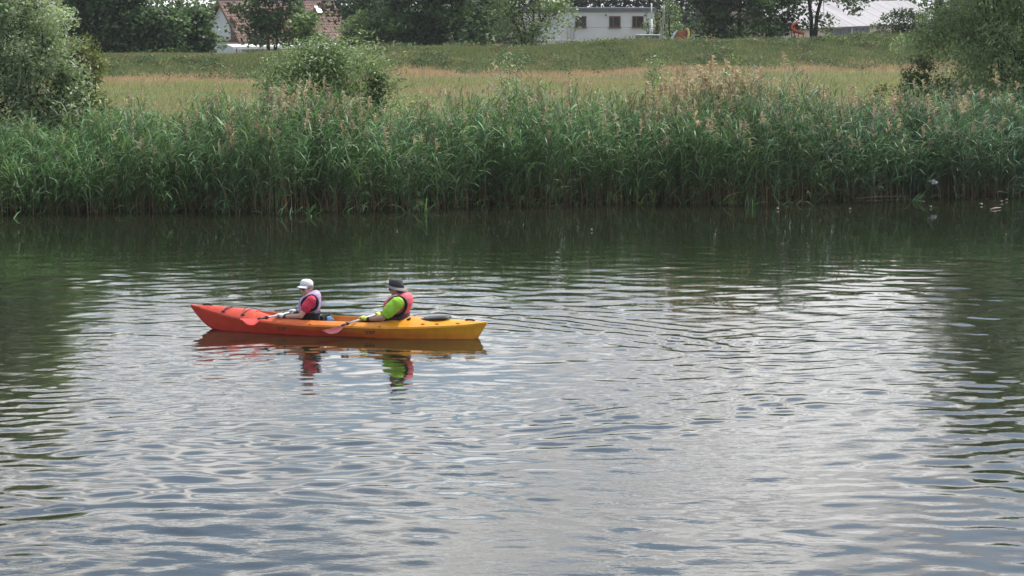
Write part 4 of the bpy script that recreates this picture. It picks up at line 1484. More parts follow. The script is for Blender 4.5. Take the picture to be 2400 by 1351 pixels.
def paint_mat():
    m, nt, out = mat_new('kayak_plastic')
    N, Lk = nt.nodes.new, nt.links.new
    b = N('ShaderNodeBsdfPrincipled')
    tc = N('ShaderNodeTexCoord')
    sp = N('ShaderNodeSeparateXYZ')
    Lk(tc.outputs['Object'], sp.inputs[0])
    nz = N('ShaderNodeTexNoise')
    nz.inputs['Scale'].default_value = 2.6
    nz.inputs['Detail'].default_value = 3
    Lk(tc.outputs['Object'], nz.inputs['Vector'])

    def mth(op, a, bb):
        n = N('ShaderNodeMath'); n.operation = op
        for i, v in enumerate((a, bb)):
            if isinstance(v, (int, float)):
                n.inputs[i].default_value = v
            else:
                Lk(v, n.inputs[i])
        return n.outputs[0]

    t = mth('MULTIPLY', mth('ADD', sp.outputs[0], KL / 2), 1 / KL)
    t = mth('ADD', t, mth('MULTIPLY', mth('SUBTRACT', nz.outputs['Fac'], 0.5), 0.22))
    lo = N('ShaderNodeMapRange')
    lo.interpolation_type = 'SMOOTHSTEP'
    lo.inputs[1].default_value, lo.inputs[2].default_value = 0.125, 0.05
    lo.inputs[3].default_value, lo.inputs[4].default_value = 0.0, 0.27
    Lk(sp.outputs[2], lo.inputs[0])
    t = mth('SUBTRACT', t, lo.outputs[0])
    rp = N('ShaderNodeValToRGB')
    e = rp.color_ramp.elements
    stops = [(0.0, (.62, .065, .042)), (0.25, (.64, .085, .040)), (0.40, (.70, .17, .035)), (0.58, (.74, .27, .035)), (0.80, (.74, .33, .022)), (1.0, (.70, .35, .018))]
    while len(e) < len(stops):
        e.new(1.0)
    for el, (p, c) in zip(e, stops):
        el.position = p
        el.color = (*c, 1)
    Lk(t, rp.inputs[0])
    # scuffs and dull patches of the plastic
    n2 = N('ShaderNodeTexNoise')
    n2.inputs['Scale'].default_value = 9.0
    n2.inputs['Detail'].default_value = 6
    Lk(tc.outputs['Object'], n2.inputs['Vector'])
    r2 = N('ShaderNodeMapRange')
    r2.inputs[1].default_value, r2.inputs[2].default_value = 0.35, 0.7
    r2.inputs[3].default_value, r2.inputs[4].default_value = 0.30, 0.52
    Lk(n2.outputs['Fac'], r2.inputs[0])
    mx = N('ShaderNodeMix'); mx.data_type = 'RGBA'; mx.blend_type = 'MULTIPLY'
    mx.inputs[0].default_value = 0.6
    Lk(rp.outputs[0], mx.inputs[6])
    r3 = N('ShaderNodeValToRGB')
    r3.color_ramp.elements[0].position, r3.color_ramp.elements[0].color = 0.3, (0.72, 0.70, 0.66, 1)
    r3.color_ramp.elements[1].position, r3.color_ramp.elements[1].color = 0.65, (1, 1, 1, 1)
    Lk(n2.outputs['Fac'], r3.inputs[0])
    Lk(r3.outputs[0], mx.inputs[7])
    Lk(mx.outputs[2], b.inputs['Base Color'])
    Lk(r2.outputs[0], b.inputs['Roughness'])
    Lk(b.outputs[0], out.inputs[0])
    return m


M_BLACK = plain('black_plastic', (0.018, 0.019, 0.022), 0.45, 0.2, 8)
M_BLKFAB = plain('black_fabric', (0.020, 0.021, 0.026), 0.85, 0.25, 20, bump=0.3, bscale=90, spec=0.2)


def build_kayak():
    root = thing('tandem_kayak', KC, 'long two seat kayak fading from red bow to yellow stern', 'kayak', rz=KRZ)
    ts = sorted(set([round(v, 4) for v in list(np.linspace(0, 0.07, 10)) + list(np.linspace(0.07, 0.22, 16)) + list(np.linspace(0.22, 0.27, 14)) + list(np.linspace(0.27, 0.68, 34)) +
                     list(np.linspace(0.68, 0.74, 16)) + list(np.linspace(0.74, 0.95, 20)) + list(np.linspace(0.95, 1.0, 12))]))
    mb = MB().loft([hull_ring(t) for t in ts])
    hull = mb.build('hull', paint_mat(), root, smooth=True)
    # keep the moulded crease and rim crisp
    me = hull.data
    bm = bmesh.new(); bm.from_mesh(me)
    for e in bm.edges:
        if len(e.link_faces) == 2 and e.calc_face_angle(0) > R(24):
            e.smooth = False
    bm.to_mesh(me); bm.free()

    def xt(t):
        return -KL / 2 + t * KL

    def dk(t, yf, up=0.008):
        return Vector((xt(t), yf * fB(t), deck_z(t, yf) + up))

    # bow cord zigzag with fittings
    z = [(.142, .8), (.123, -.8), (.18, .82), (.194, -.8), (.225, .70)]
    pts = []
    for (a, ya), (b, yb) in zip(z[:-1], z[1:]):
        for k in range(7):
            f = k / 7
            pts.append(dk(a + (b - a) * f, ya + (yb - ya) * f, 0.012))
    pts.append(dk(*z[-1], 0.012))
    MB().tube(pts, 0.006, 6).build('deck_cord', M_BLACK, root, smooth=True)
    for t, yf in z:
        p = dk(t, yf, 0.004)
        mb = MB().ell(p, (0.035, 0.022, 0.014))
        mb.box(p + Vector((0, 0, 0.012)), (0.022, 0.012, 0.018))
        mb.build('cord_fitting', M_BLACK, root, smooth=True)
    # bow handle and stern toggle
    for t in (0.058, 0.945):
        p0, p1 = dk(t - .016, 0, .006), dk(t + .016, 0, .006)
        MB().tube([p0, p0.lerp(p1, .25) + Vector((0, 0, .011)), p0.lerp(p1, .75) + Vector((0, 0, .011)), p1], 0.014, 8).build('carry_handle', M_BLACK, root, smooth=True)
    # rear hatch: raised oval lid, lifted towards the stern
    t0 = 0.828
    mb = MB()
    rings = []
    for fz, sc in ((0, 1.0), (0.018, 1.0), (0.030, 0.93), (0.034, 0.5)):
        rings.append([Vector((xt(t0) + 0.255 * sc * math.cos(a), 0.145 * sc * math.sin(a), fC(t0) - 0.004 + fz + 0.022 * math.cos(a) * 1.0)) for a in [k * 2 * math.pi / 28 for k in range(28)]])
    mb.loft(rings).build('hatch_cover', M_BLACK, root, smooth=True)
    for t, yf in ((.803, -.80), (.848, -.80), (.912, -.76)):
        p = dk(t, yf, 0.002)
        MB().ell(p, (0.030, 0.016, 0.008)).build('deck_fitting', plain('dark_orange_plastic', (.32, .12, .02), .5), root, smooth=True)
    for t in (.033, .435, .667):
        MB().ell(Vector((xt(t), -fB(t) * 0.985 - 0.002, fG(t) + 0.03)), (0.012, 0.010, 0.010)).build('rivet', plain('brown_rivet', (.2, .07, .03), .5), root, smooth=True)
    # dark emblem on the hull side, two of them
    M_EMB = plain('emblem_print', (0.20, 0.08, 0.05), 0.6)
    for t in (0.334, 0.633):
        mb = MB()

        def hp(dt, f, out=0.003):
            tt = t + dt / KL
            bb, gg, kk = fB(tt), fG(tt), fK(tt)
            y = np.interp(f, [.55, .90], [.87, .965]) * bb
            return Vector((xt(tt), -y - out, kk + f * (gg - kk)))
        for quad in (((-.10, .84), (-.02, .83), (.095, .85), (.08, .79), (.02, .76), (-.05, .775)),
                     ((-.055, .755), (-.025, .755), (-.03, .63), (-.05, .63)),
                     ((-.005, .755), (.03, .755), (.025, .63), (.0, .63)),
                     ((.045, .77), (.09, .79), (.06, .66), (.045, .66))):
            lo = [hp(a, f, 0.001) for a, f in quad]
            hi = [hp(a, f, 0.005) for a, f in quad]
            n = len(quad)
            mb.add(lo + hi, [tuple(range(n)), tuple(range(n, 2 * n))] + [(i, (i + 1) % n, (i + 1) % n + n, i + n) for i in range(n)])
        mb.build('emblem', M_EMB, root)
    # seats
    for x in (-0.40, 1.00):
        seat = MB().box((x, 0, 0.035), (0.42, 0.40, 0.05)).build('seat', M_BLKFAB, root, bevel=0.02)
        M_ = Matrix.Rotation(R(-14 if x < 0 else -10), 3, 'Y')
        MB().box((x + (0.235 if x < 0 else 0.19), 0, 0.17), (0.06, 0.38, 0.24), M=M_).build('backrest', M_BLKFAB, seat, bevel=0.025)


build_kayak()


# ------------------------------------------------------------------ paddlers
def skin(name, col):
    m = plain(name, col, 0.55, 0.10, 14, spec=0.4)
    p = [n for n in m.node_tree.nodes if n.type == 'BSDF_PRINCIPLED'][0]
    p.inputs['Subsurface Weight'].default_value = 0.15
    p.inputs['Subsurface Radius'].default_value = (0.012, 0.005, 0.003)
    return m


def head_shapes(mb, c, fwd, s=1.0):
    """skull, jaw, nose, brow, ears, chin about the head centre c, looking along fwd"""
    f = Vector(fwd).normalized()
    side = Vector((0, 0, 1)).cross(f).normalized()
    up = f.cross(side).normalized()
    if up.z < 0:
        up = -up
    M = Matrix((f, side, up)).transposed()

    def P(a, b, z):
        return Vector(c) + (f * a + side * b + up * z) * s
    mb.ell(P(-.008, 0, .022), (.097 * s, .075 * s, .092 * s), M, 20, 14)       # cranium
    mb.ell(P(.022, 0, -.045), (.066 * s, .058 * s, .070 * s), M, 18, 12)       # face and jaw
    mb.ell(P(.062, 0, -.095), (.026 * s, .026 * s, .022 * s), M)               # chin
    mb.ell(P(.074, 0, .012), (.020 * s, .052 * s, .014 * s), M)                # brow
    mb.chain([P(.088, 0, .0), P(.103, 0, -.030)], [.010 * s, .015 * s], 10)    # nose
    for sg in (-1, 1):
        mb.ell(P(-.012, sg * .074, -.012), (.022 * s, .010 * s, .032 * s), M)  # ears
        mb.ell(P(.064, sg * .038, -.030), (.022 * s, .022 * s, .020 * s), M)   # cheeks
    mb.ell(P(.084, 0, -.062), (.014 * s, .026 * s, .012 * s), M)               # mouth
    return P, M


def hand_shapes(mb, C, axis, W, infl=0.0, flip=1):
    """palm, four curled fingers and a thumb closed round a shaft through C along axis; W = wrist"""
    C, W = Vector(C), Vector(W)
    a = Vector(axis).normalized()
    u = W - C
    u = (u - a * u.dot(a)).normalized()          # from the shaft towards the wrist
    v = a.cross(u) * 1.0
    if v.z < 0:
        v = -v                                   # roughly upwards
    Rr = 0.016 + 0.010
    mb.chain([W, C + u * 0.050 + v * 0.014], [0.027 + infl, 0.030 + infl], 10)
    for k in range(4):
        o = a * ((k - 1.5) * 0.0205 * flip)
        r = 0.0092 + infl - (0.001 if k == 3 else 0)
        kn = C + u * 0.036 + v * 0.030 + o
        ln = (0.95, 1.05, 1.0, 0.82)[k]
        pts = [C + u * 0.052 + v * 0.014 + o * 0.85, kn]
        for th in (92, 135, 180, 180 + 52 * ln):
            an = R(th)
            pts.append(C + u * math.cos(an) * Rr + v * math.sin(an) * Rr + o)
        mb.chain(pts, [r * 1.25, r * 1.15, r * 1.05, r, r * 0.95, r * 0.85], 8, 2)
        mb.ell(kn, (r * 1.3,) * 3, None, 8, 6)
    # thumb leaves the side of the palm and closes underneath
    o = a * (-0.048 * flip)
    pts = [C + u * 0.052 - v * 0.002 + o * 0.6, C + u * 0.034 - v * 0.018 + o, C + u * 0.006 - v * 0.030 + o * 0.95, C - u * 0.016 - v * 0.022 + o * 0.7]
    mb.chain(pts, [0.014 + infl, 0.012 + infl, 0.0105 + infl, 0.0085 + infl], 8, 2)


def ring_xy(c, ax, ay, yaw=0.0, n=28, tilt=0.0, pw=2.4):
    out = []
    for k in range(n):
        t = 2 * math.pi * k / n
        ct, st = math.cos(t), math.sin(t)
        x = ax * math.copysign(abs(ct) ** (2 / pw), ct)
        y = ay * math.copysign(abs(st) ** (2 / pw), st)
        xr = x * math.cos(yaw) - y * math.sin(yaw)
        yr = x * math.sin(yaw) + y * math.cos(yaw)
        out.append(Vector((c[0] + xr, c[1] + yr, c[2] + tilt * x)))
    return out


def wrinkle(amp, sc, seed):
    """cloth folds: displaces vertices with soft noise"""
    import mathutils.noise as mn
    off = Vector((seed * 3.1, seed * 1.7, seed))

    def f(co):
        out = co.copy()
        for i in range(len(co)):
            p = Vector(co[i])
            v = mn.noise_vector(Vector((p.x * sc, p.y * sc, p.z * sc * 0.7)) + off)
            out[i] = co[i] + np.array(v) * amp
        return out
    return f


def paddler(spec):
    hip = spec['hip']
    loc = KM @ hip
    root = thing('person', loc, spec['label'], 'person', rz=KRZ)

    def L(p):
        return Vector(p) - hip
    J = {k: L(v) for k, v in spec['J'].items()}
    k = spec['scale']
    yaw = spec['yaw']
    M_SK = spec['skin']
    # ---- the body: one continuous surface
    mb = MB()
    P, HM = head_shapes(mb, J['head'], spec['look'], spec['hs'])
    mb.chain([J['neck'] + Vector((0.02, 0, -0.05)), J['head'] + Vector((0.008, 0, -0.045))], [.062 * k, .054 * k], 14)
    tor = [(J['pelvis'] + Vector((0, 0, -0.09)), .10, .15), (J['pelvis'], .125, .175), (J['waist'], .105, .145), (J['chest'], .125, .165), (J['chest'].lerp(J['neck'], .6), .10, .165), (J['neck'] + Vector((0, 0, -.015)), .06, .08)]
    mb.loft([ring_xy(c, ax * k, ay * k, yaw if i > 1 else yaw * .3) for i, (c, ax, ay) in enumerate(tor)])
    for s in ('n', 'f'):
        mb.chain([J['sh_' + s], J['el_' + s]], [.056 * k, .044 * k], 14)
        mb.chain([J['el_' + s], J['el_' + s].lerp(J['wr_' + s], .35), J['wr_' + s]], [.042 * k, .040 * k, .027 * k], 14)
        hand_shapes(mb, J['ha_' + s], spec['axis'], J['wr_' + s], 0.0, 1 if s == 'n' else -1)
    for sg in (-1, 1):
        h = J['pelvis'] + Vector((-.02, sg * .085, -.01))
        kn = J['pelvis'] + Vector((-.42 * k, sg * .135, .06))
        an = J['pelvis'] + Vector((-.80 * k, sg * .10, -.05))
        to = an + Vector((-.11, sg * .01, .015))
        mb.chain([h, kn], [.082 * k, .056 * k], 14)
        mb.chain([kn, kn.lerp(an, .3), an], [.053 * k, .052 * k, .036 * k], 14)
        mb.chain([an + Vector((.02, 0, -.02)), to], [.040, .030], 12)
    mb.remesh('body', M_SK, root, voxel=0.0075, smooth=3)
    # ---- eyes, mouth
    for sg in (-1, 1):
        MB().ell(P(.077, sg * .031, -.003), (.010, .013, .009), HM).build('eye', spec['eye'], root, smooth=True)
    MB().ell(P(.0985, 0, -.062), (.004, .022, .006), HM).build('lips', spec['lip'], root, smooth=True)
    # ---- hair below the hat
    mb = MB()
    mb.ell(P(-.030, 0, .012), (.085, .078, .085), HM, 20, 12)
    mb.ell(P(-.055, 0, -.035), (.045, .062, .050), HM, 16, 10)
    mb.remesh('hair', spec['hair'], root, voxel=0.008, smooth=2, deform=wrinkle(0.006, 60, 2))
    # ---- glasses
    g = MB()
    for sg in (-1, 1):
        g.ell(P(.096, sg * .033, -.004), (.007, .029, .021), HM, 14, 8)
        g.tube([P(.092, sg * .060, .003), P(.045, sg * .079, .006), P(-.015, sg * .084, .002)], .0042, 6)
    g.tube([P(.101, -.012, .004), P(.104, 0, .007), P(.101, .012, .004)], .004, 6)
    g.build('sunglasses', M_BLACK, root, smooth=True)
    # ---- shirt: torso under the vest and both sleeves
    mb = MB()
    mb.loft([ring_xy(c, ax * k + .014, ay * k + .014, yaw) for c, ax, ay in tor[1:5]])
    for s in ('n', 'f'):
        a, b = J['sh_' + s], J['sl_' + s]
        r0, r1 = spec['sleeve']
        mb.chain([a + Vector((0.01, 0, 0.0)), a.lerp(b, .5), b], [r0, (r0 + r1) / 2 * 1.02, r1], 18, 2)
    mb.remesh('shirt', spec['shirt'], root, voxel=0.009, smooth=3, deform=wrinkle(0.009, 17, spec['seed']))
    # ---- trousers
    mb = MB()
    mb.loft([ring_xy(c, ax * k + .016, ay * k + .016, 0) for c, ax, ay in ((J['pelvis'] + Vector((0, 0, -.095)), .10, .15), (J['pelvis'], .125, .175), (J['waist'] + Vector((0, 0, -.02)), .108, .15))])
    for sg in (-1, 1):
        h = J['pelvis'] + Vector((-.02, sg * .085, -.01))
        kn = J['pelvis'] + Vector((-.42 * k, sg * .135, .06))
        an = J['pelvis'] + Vector((-.74 * k, sg * .105, -.035))
        mb.chain([h, kn], [.092 * k, .066 * k], 14)
        mb.chain([kn, an], [.064 * k, .052 * k], 14)
    mb.remesh('trousers', spec['trousers'], root, voxel=0.012, smooth=3, deform=wrinkle(0.008, 14, 5))
    # ---- life vest: foam shell, waist band, arm hole binding, straps
    vest = spec['vest']
    mb = MB()
    rings = [ring_xy(L(c), ax, ay, yaw, 32, tl, 2.7) for c, ax, ay, tl in vest]
    mb.loft(rings)
    v = mb.remesh('life_vest', spec['vest_mat'], root, voxel=0.009, smooth=5, deform=wrinkle(0.010, 9, spec['seed'] + 3))
    mb = MB()
    mb.loft([ring_xy(L(c), ax, ay, yaw, 32, tl, 2.7) for c, ax, ay, tl in spec['band']])
    mb.remesh('waist_band', spec['band_mat'], v, voxel=0.009, smooth=3, deform=wrinkle(0.006, 16, 8))
    c, ax_, ay_, tl = spec['band'][-2]
    wr = ring_xy(L(c), ax_ - .003, ay_ - .003, yaw, 40, tl, 2.7)
    MB().tube(wr + wr[:1], .008, 6).build('waist_strap', M_BLACK, v, smooth=True)
    bx = wr[30]
    MB().box(bx, (.045, .02, .03)).build('buckle', M_BLACK, v, bevel=.004)
    for pts in spec['trim']:
        p = [L(q) + Vector((0, .028, 0)) for q in pts]
        n = len(p)
        q = []
        for i in range(n):                         # closed smooth loop
            for j in range(4):
                t = j / 4
                p0, p1, p2, p3 = p[i - 1], p[i], p[(i + 1) % n], p[(i + 2) % n]
                q.append(0.5 * ((2 * p1) + (p2 - p0) * t + (2 * p0 - 5 * p1 + 4 * p2 - p3) * t * t + (3 * p1 - p0 - 3 * p2 + p3) * t ** 3))
        q += q[:2]
        MB().tube(q, spec['trim_r'], 10).build('arm_hole_binding', M_BLKFAB, v, smooth=True)
    for a, b, w in spec.get('patch', []):
        a, b = L(a), L(b)
        MB().chain([a, a.lerp(b, .5) + Vector((0, 0, .006)), b], [w * .9, w, w * .9], 12).build('reflective_patch', plain('silver_patch', (.40, .38, .42), .5), v, smooth=True)
    # ---- gloves with five fingers
    for s in ('n', 'f'):
        mb = MB()
        hand_shapes(mb, J['ha_' + s], spec['axis'], J['ha_' + s].lerp(J['wr_' + s], .9), 0.0045, 1 if s == 'n' else -1)
        gl = mb.remesh('glove', spec['glove'], root, voxel=0.006, smooth=2)
        d = (J['el_' + s] - J['wr_' + s]).normalized()
        cu = MB().chain([J['wr_' + s] - d * .012, J['wr_' + s] + d * .018], [.034 * k, .035 * k], 14).build('cuff', spec['cuff'], gl, smooth=True)
    return root, P, HM, J, L


def bucket_hat(root, P, col, brim_col):
    """soft bucket hat tipped to the back"""
    def ring(rf, rs, z, tip, n=28):
        return [P(-.006 + rf * math.cos(k * 2 * math.pi / n), rs * math.sin(k * 2 * math.pi / n), z + tip * rf * math.cos(k * 2 * math.pi / n)) for k in range(n)]
    mb = MB().loft([ring(.112, .094, .030, .28), ring(.110, .093, .062, .24), ring(.104, .089, .098, .20), ring(.096, .083, .124, .16), ring(.080, .068, .136, .14), ring(.03, .026, .139, .12)])
    h = mb.build('hat', col, root, smooth=True)
    mb = MB().loft([ring(.108, .091, .040, .28), ring(.135, .115, .024, .30), ring(.163, .139, .004, .32), ring(.164, .140, .000, .32), ring(.134, .113, .018, .30), ring(.106, .089, .034, .28)], caps=False)
    mb.build('brim', brim_col, h, smooth=True)
    mb = MB()
    for z, tip in ((.058, .245), (.036, .275)):
        r = ring(.1135, .0960, z, tip)
        mb.tube(r + r[:1], .003, 5)
    mb.build('stitch_band', M_BLKFAB, h, smooth=True)
    return h


def peaked_cap(root, P, col, print_col):
    n = 28

    def ring(rf, rs, z, tip=0.08):
        return [P(-.004 + rf * math.cos(k * 2 * math.pi / n), rs * math.sin(k * 2 * math.pi / n), z + tip * rf * math.cos(k * 2 * math.pi / n)) for k in range(n)]
    mb = MB().loft([ring(.106, .089, .036), ring(.108, .090, .062), ring(.103, .087, .092), ring(.088, .075, .117), ring(.062, .052, .133), ring(.02, .018, .139)])
    h = mb.build('cap', col, root, smooth=True)
    # visor
    top, bot = [], []
    mb = MB()
    rows = []
    for r_ in np.linspace(0, 1, 5):
        row = []
        for k in range(13):
            a = R(-62 + 124 * k / 12)
            ext = r_ * .085 * math.cos(a * 0.95)
            row.append(P(-.004 + (.106 + ext) * math.cos(a * 1.0) + 0.0, (.089 + ext * .25) * math.sin(a), .046 - .016 * r_ - .012 * r_ * abs(math.sin(a)) * 2))
        rows.append(row)
    vs = [p for row in rows for p in row] + [p + Vector((0, 0, -.006)) for row in rows for p in row]
    N = 5 * 13
    fs = []
    for i in range(4):
        for k in range(12):
            a = i * 13 + k
            fs.append((a, a + 1, a + 14, a + 13))
            fs.append((a + N, a + 13 + N, a + 14 + N, a + 1 + N))
    for k in range(12):
        fs.append((4 * 13 + k, 4 * 13 + k + 1, 4 * 13 + k + 1 + N, 4 * 13 + k + N))
        fs.append((k, k + N, k + 1 + N, k + 1))
    for i in range(4):
        fs.append((i * 13, (i + 1) * 13, (i + 1) * 13 + N, i * 13 + N))
        fs.append((i * 13 + 12, i * 13 + 12 + N, (i + 1) * 13 + 12 + N, (i + 1) * 13 + 12))
    mb.add(vs, fs).build('visor', col, h, smooth=True)
    rg = random.Random(3)
    for a, z in ((-46, .058), (-24, .062), (-4, .056), (18, .064), (40, .058), (62, .064), (-70, .060)):
        mb = MB()
        for j in range(4):
            an = R(a + rg.uniform(-7, 7))
            zz = z + rg.uniform(-.010, .010)
            mb.ell(P(-.004 + .1085 * math.cos(an), .0905 * math.sin(an), zz + .08 * .108 * math.cos(an)), (.007, .007, .005), None, 8, 6)
        mb.build('printed_mark', print_col, h, smooth=True)
    return h


def build_paddlers():
    M_SK1 = skin('fair_skin', (0.56, 0.33, 0.25))
    M_SK2 = skin('tanned_skin', (0.46, 0.26, 0.20))
    eye = plain('eye', (0.05, 0.04, 0.035), 0.2)
    lip = plain('lips', (0.42, 0.17, 0.15), 0.5)
    # ---------------- front paddler
    ha_n, ha_f = kp(652, 741, -.20), kp(683, 731.5, .13)
    ax = (ha_n - ha_f).normalized()
    hip = Vector((kp(731, 745, 0).x, 0, .02))
    J = dict(pelvis=Vector((hip.x, 0, .14)), waist=kp(730, 734, 0), chest=kp(727, 711, 0), neck=kp(724, 692, 0), head=kp(718.5, 675.5, -.01),
             sh_n=kp(729, 705, -.175), el_n=kp(705, 741, -.255), wr_n=kp(666, 742.5, -.215), ha_n=ha_n, sl_n=kp(717, 722, -.215),
             sh_f=kp(720, 704, .165), el_f=kp(706, 728, .25), wr_f=kp(691, 731, .16), ha_f=ha_f, sl_f=kp(713, 718, .21))
    V = lambda px, py: kp(px, py, 0)
    spec = dict(label='person in white peaked cap, lavender vest and red shirt paddling in the front seat', hip=hip, J=J, scale=.93, hs=.98, yaw=R(14),
                look=(-.50, -.86, .02), skin=M_SK1, eye=eye, lip=lip, hair=plain('light_brown_hair', (.30, .19, .12), .7), shirt=plain('crimson_shirt', (.60, .035, .085), .8, .12, 10, bump=.3),
                trousers=M_BLKFAB, sleeve=(.080, .080), seed=1, axis=ax,
                vest=[(V(724, 731), .155, .185, 0), (V(724.5, 720), .172, .192, 0), (V(726, 707), .172, .190, 0), (V(729, 697), .150, .175, .12), (V(730.5, 690), .118, .150, .22), (V(729.5, 684.5), .085, .105, .30)],
                band=[(V(729, 752), .150, .180, 0), (V(727.5, 742), .155, .184, 0), (V(726, 731), .162, .190, 0), (V(726, 728), .150, .180, 0)],
                vest_mat=plain('lavender_nylon', (.42, .31, .52), .7, .10, 8, bump=.25, bscale=40), band_mat=M_BLKFAB,
                trim=[[kp(p, q, y) for p, q, y in ((727, 694, -.185), (738, 698, -.185), (743, 709, -.195), (740, 721, -.205), (730, 728.5, -.215), (715, 727, -.22), (706.5, 716, -.215), (711, 703, -.20))]], trim_r=.022,
                glove=plain('blue_white_glove', (.55, .66, .72), .75, .35, 26, col2=(.62, .74, .80)), cuff=plain('navy_cuff', (.03, .05, .09), .8))
    root, P, HM, JJ, L = paddler(spec)
    peaked_cap(root, P, plain('white_cotton', (.80, .81, .84), .85, .04, 10, bump=.2), plain('blue_print', (.45, .53, .66), .85))
    paddle('paddle', ha_n, ha_f, 0.90, 2.0, 'red bladed paddle with black and white shaft held by the front paddler', (.46, .035, .03), 30, drop=.10)
    # ---------------- rear paddler
    ha_n, ha_f = kp(847, 747.5, -.20), kp(885, 737, .10)
    ax = (ha_n - ha_f).normalized()
    hip = Vector((kp(938, 745, 0).x, 0, .02))
    J = dict(pelvis=Vector((hip.x, 0, .14)), waist=kp(937, 734, 0), chest=kp(934, 711, 0), neck=kp(935, 695, 0), head=kp(929, 676.5, 0.0),
             sh_n=kp(931, 711, -.20), el_n=kp(896, 746, -.285), wr_n=kp(863, 748.5, -.225), ha_n=ha_n, sl_n=kp(908, 734, -.265),
             sh_f=kp(926, 708, .20), el_f=kp(905, 731, .27), wr_f=kp(893, 737, .15), ha_f=ha_f, sl_f=kp(910, 726, .25))
    M_PINK = plain('coral_pink_nylon', (.62, .11, .15), .65, .10, 8, bump=.25, bscale=40)
    spec = dict(label='person in grey bucket hat, coral vest and lime shirt paddling in the rear seat', hip=hip, J=J, scale=1.04, hs=1.03, yaw=R(4),
                look=(-.985, .12, -.10), skin=M_SK2, eye=eye, lip=lip, hair=plain('dark_grey_hair', (.10, .085, .08), .8), shirt=plain('lime_shirt', (.30, .58, .045), .8, .10, 10, bump=.3),
                trousers=M_BLKFAB, sleeve=(.108, .090), seed=2, axis=ax,
                vest=[(V(929, 735), .185, .205, 0), (V(931, 722), .212, .212, 0), (V(934, 708), .215, .212, 0), (V(937, 699), .190, .195, .10), (V(939, 692), .150, .165, .18), (V(938, 687.5), .098, .110, .25)],
                band=[(V(935, 756), .150, .195, 0), (V(934, 746), .160, .200, 0), (V(932.5, 734), .178, .206, 0), (V(932, 731), .165, .195, 0)],
                vest_mat=M_PINK, band_mat=plain('dark_maroon_band', (.055, .035, .045), .8, .25, 16),
                trim=[[kp(p, q, y) for p, q, y in ((927, 697, -.21), (941, 699, -.215), (950, 709, -.22), (950, 722, -.23), (942, 735, -.24), (925, 741, -.25), (907, 730, -.25), (909, 711, -.235))]], trim_r=.022,
                patch=[(kp(918, 697, -.165), kp(930, 694, -.165), .020)],
                glove=plain('lime_glove', (.58, .70, .14), .75, .12, 26), cuff=plain('black_watch', (.02, .02, .025), .5))
    root, P, HM, JJ, L = paddler(spec)
    bucket_hat(root, P, plain('charcoal_felt', (.055, .057, .066), .9, .25, 24, bump=.4), plain('grey_brim', (.20, .20, .20), .9, .2, 24, bump=.3))
    paddle('paddle', ha_n, ha_f, 0.79, 1.80, 'dark red bladed paddle dipping low beside the hull, held by the rear paddler', (.13, .008, .016), 14, drop=-.05)


def paddle(name, hn, hf, near_len, total, label, col, twist, drop=0.0):
    """two-bladed paddle through both hands; near_len = from the near hand to the near tip"""
    d = (hn - hf).normalized()
    d = (d + Vector((0, 0, drop))).normalized() if drop else d
    mid = (hn + hf) / 2
    tip_n = hn + d * near_len
    tip_f = tip_n - d * total
    bl = 0.46
    root = thing(name, KM @ mid, label, 'paddle', rz=KRZ)
    o = mid
    M_SH = M_BLACK
    M_WH = plain('white_shaft', (.72, .72, .74), .35, .04, 10)
    a, b = tip_n - d * (bl - .08), tip_f + d * (bl - .08)
    L1 = (hn + d * .10) if near_len > 0.95 else (hn + d * .26)
    MB().tube([a - o, L1 - o], .0155, 12).build('shaft', M_SH, root, smooth=True)
    MB().tube([L1 - o, hf - d * .12 - o], .0150, 12).build('shaft_sleeve', M_WH, root, smooth=True)
    MB().tube([hf - d * .12 - o, b - o], .0155, 12).build('shaft', M_SH, root, smooth=True)
    for q in (hn + d * .30, hf - d * .30):
        MB().tube([q - o - d * .012, q - o + d * .012], .027, 14).build('drip_ring', M_BLACK, root, smooth=True)
    up0 = Vector((0, 0, 1))
    sd0 = d.cross(up0).normalized()
    up0 = sd0.cross(d).normalized()
    m = plain('blade_plastic', col, .62, .12, 8, spec=.25)
    for tip, dd, tw in ((tip_n, d, twist), (tip_f, -d, twist + 60)):
        an = R(tw)
        w = up0 * math.sin(an) + sd0 * math.cos(an)          # width direction
        n = dd.cross(w).normalized()
        rings = []
        for k in range(13):
            f = k / 12
            half = 0.016 + 0.078 * math.sin(min(1, f * 1.55) * math.pi / 2) ** 1.4
            if f > .72:
                half *= math.sqrt(max(0.02, 1 - ((f - .72) / .285) ** 2.2))
            c = tip - dd * bl * (1 - f) - o + n * (0.03 * math.sin(f * math.pi) - .0) + w * (0.012 * (f - .3))
            th = 0.016 * (1 - f) ** 1.5 + 0.004
            ring = []
            for j in range(16):
                t = 2 * math.pi * j / 16
                y = math.cos(t)
                ring.append(c + w * half * y + n * (th * math.sin(t) * (1 if abs(y) < .35 else .45) + .018 * (y * y - .3) * min(1, f * 2)))
            rings.append(ring)
        MB().loft(rings).build('blade', m, root, smooth=True)


build_paddlers()


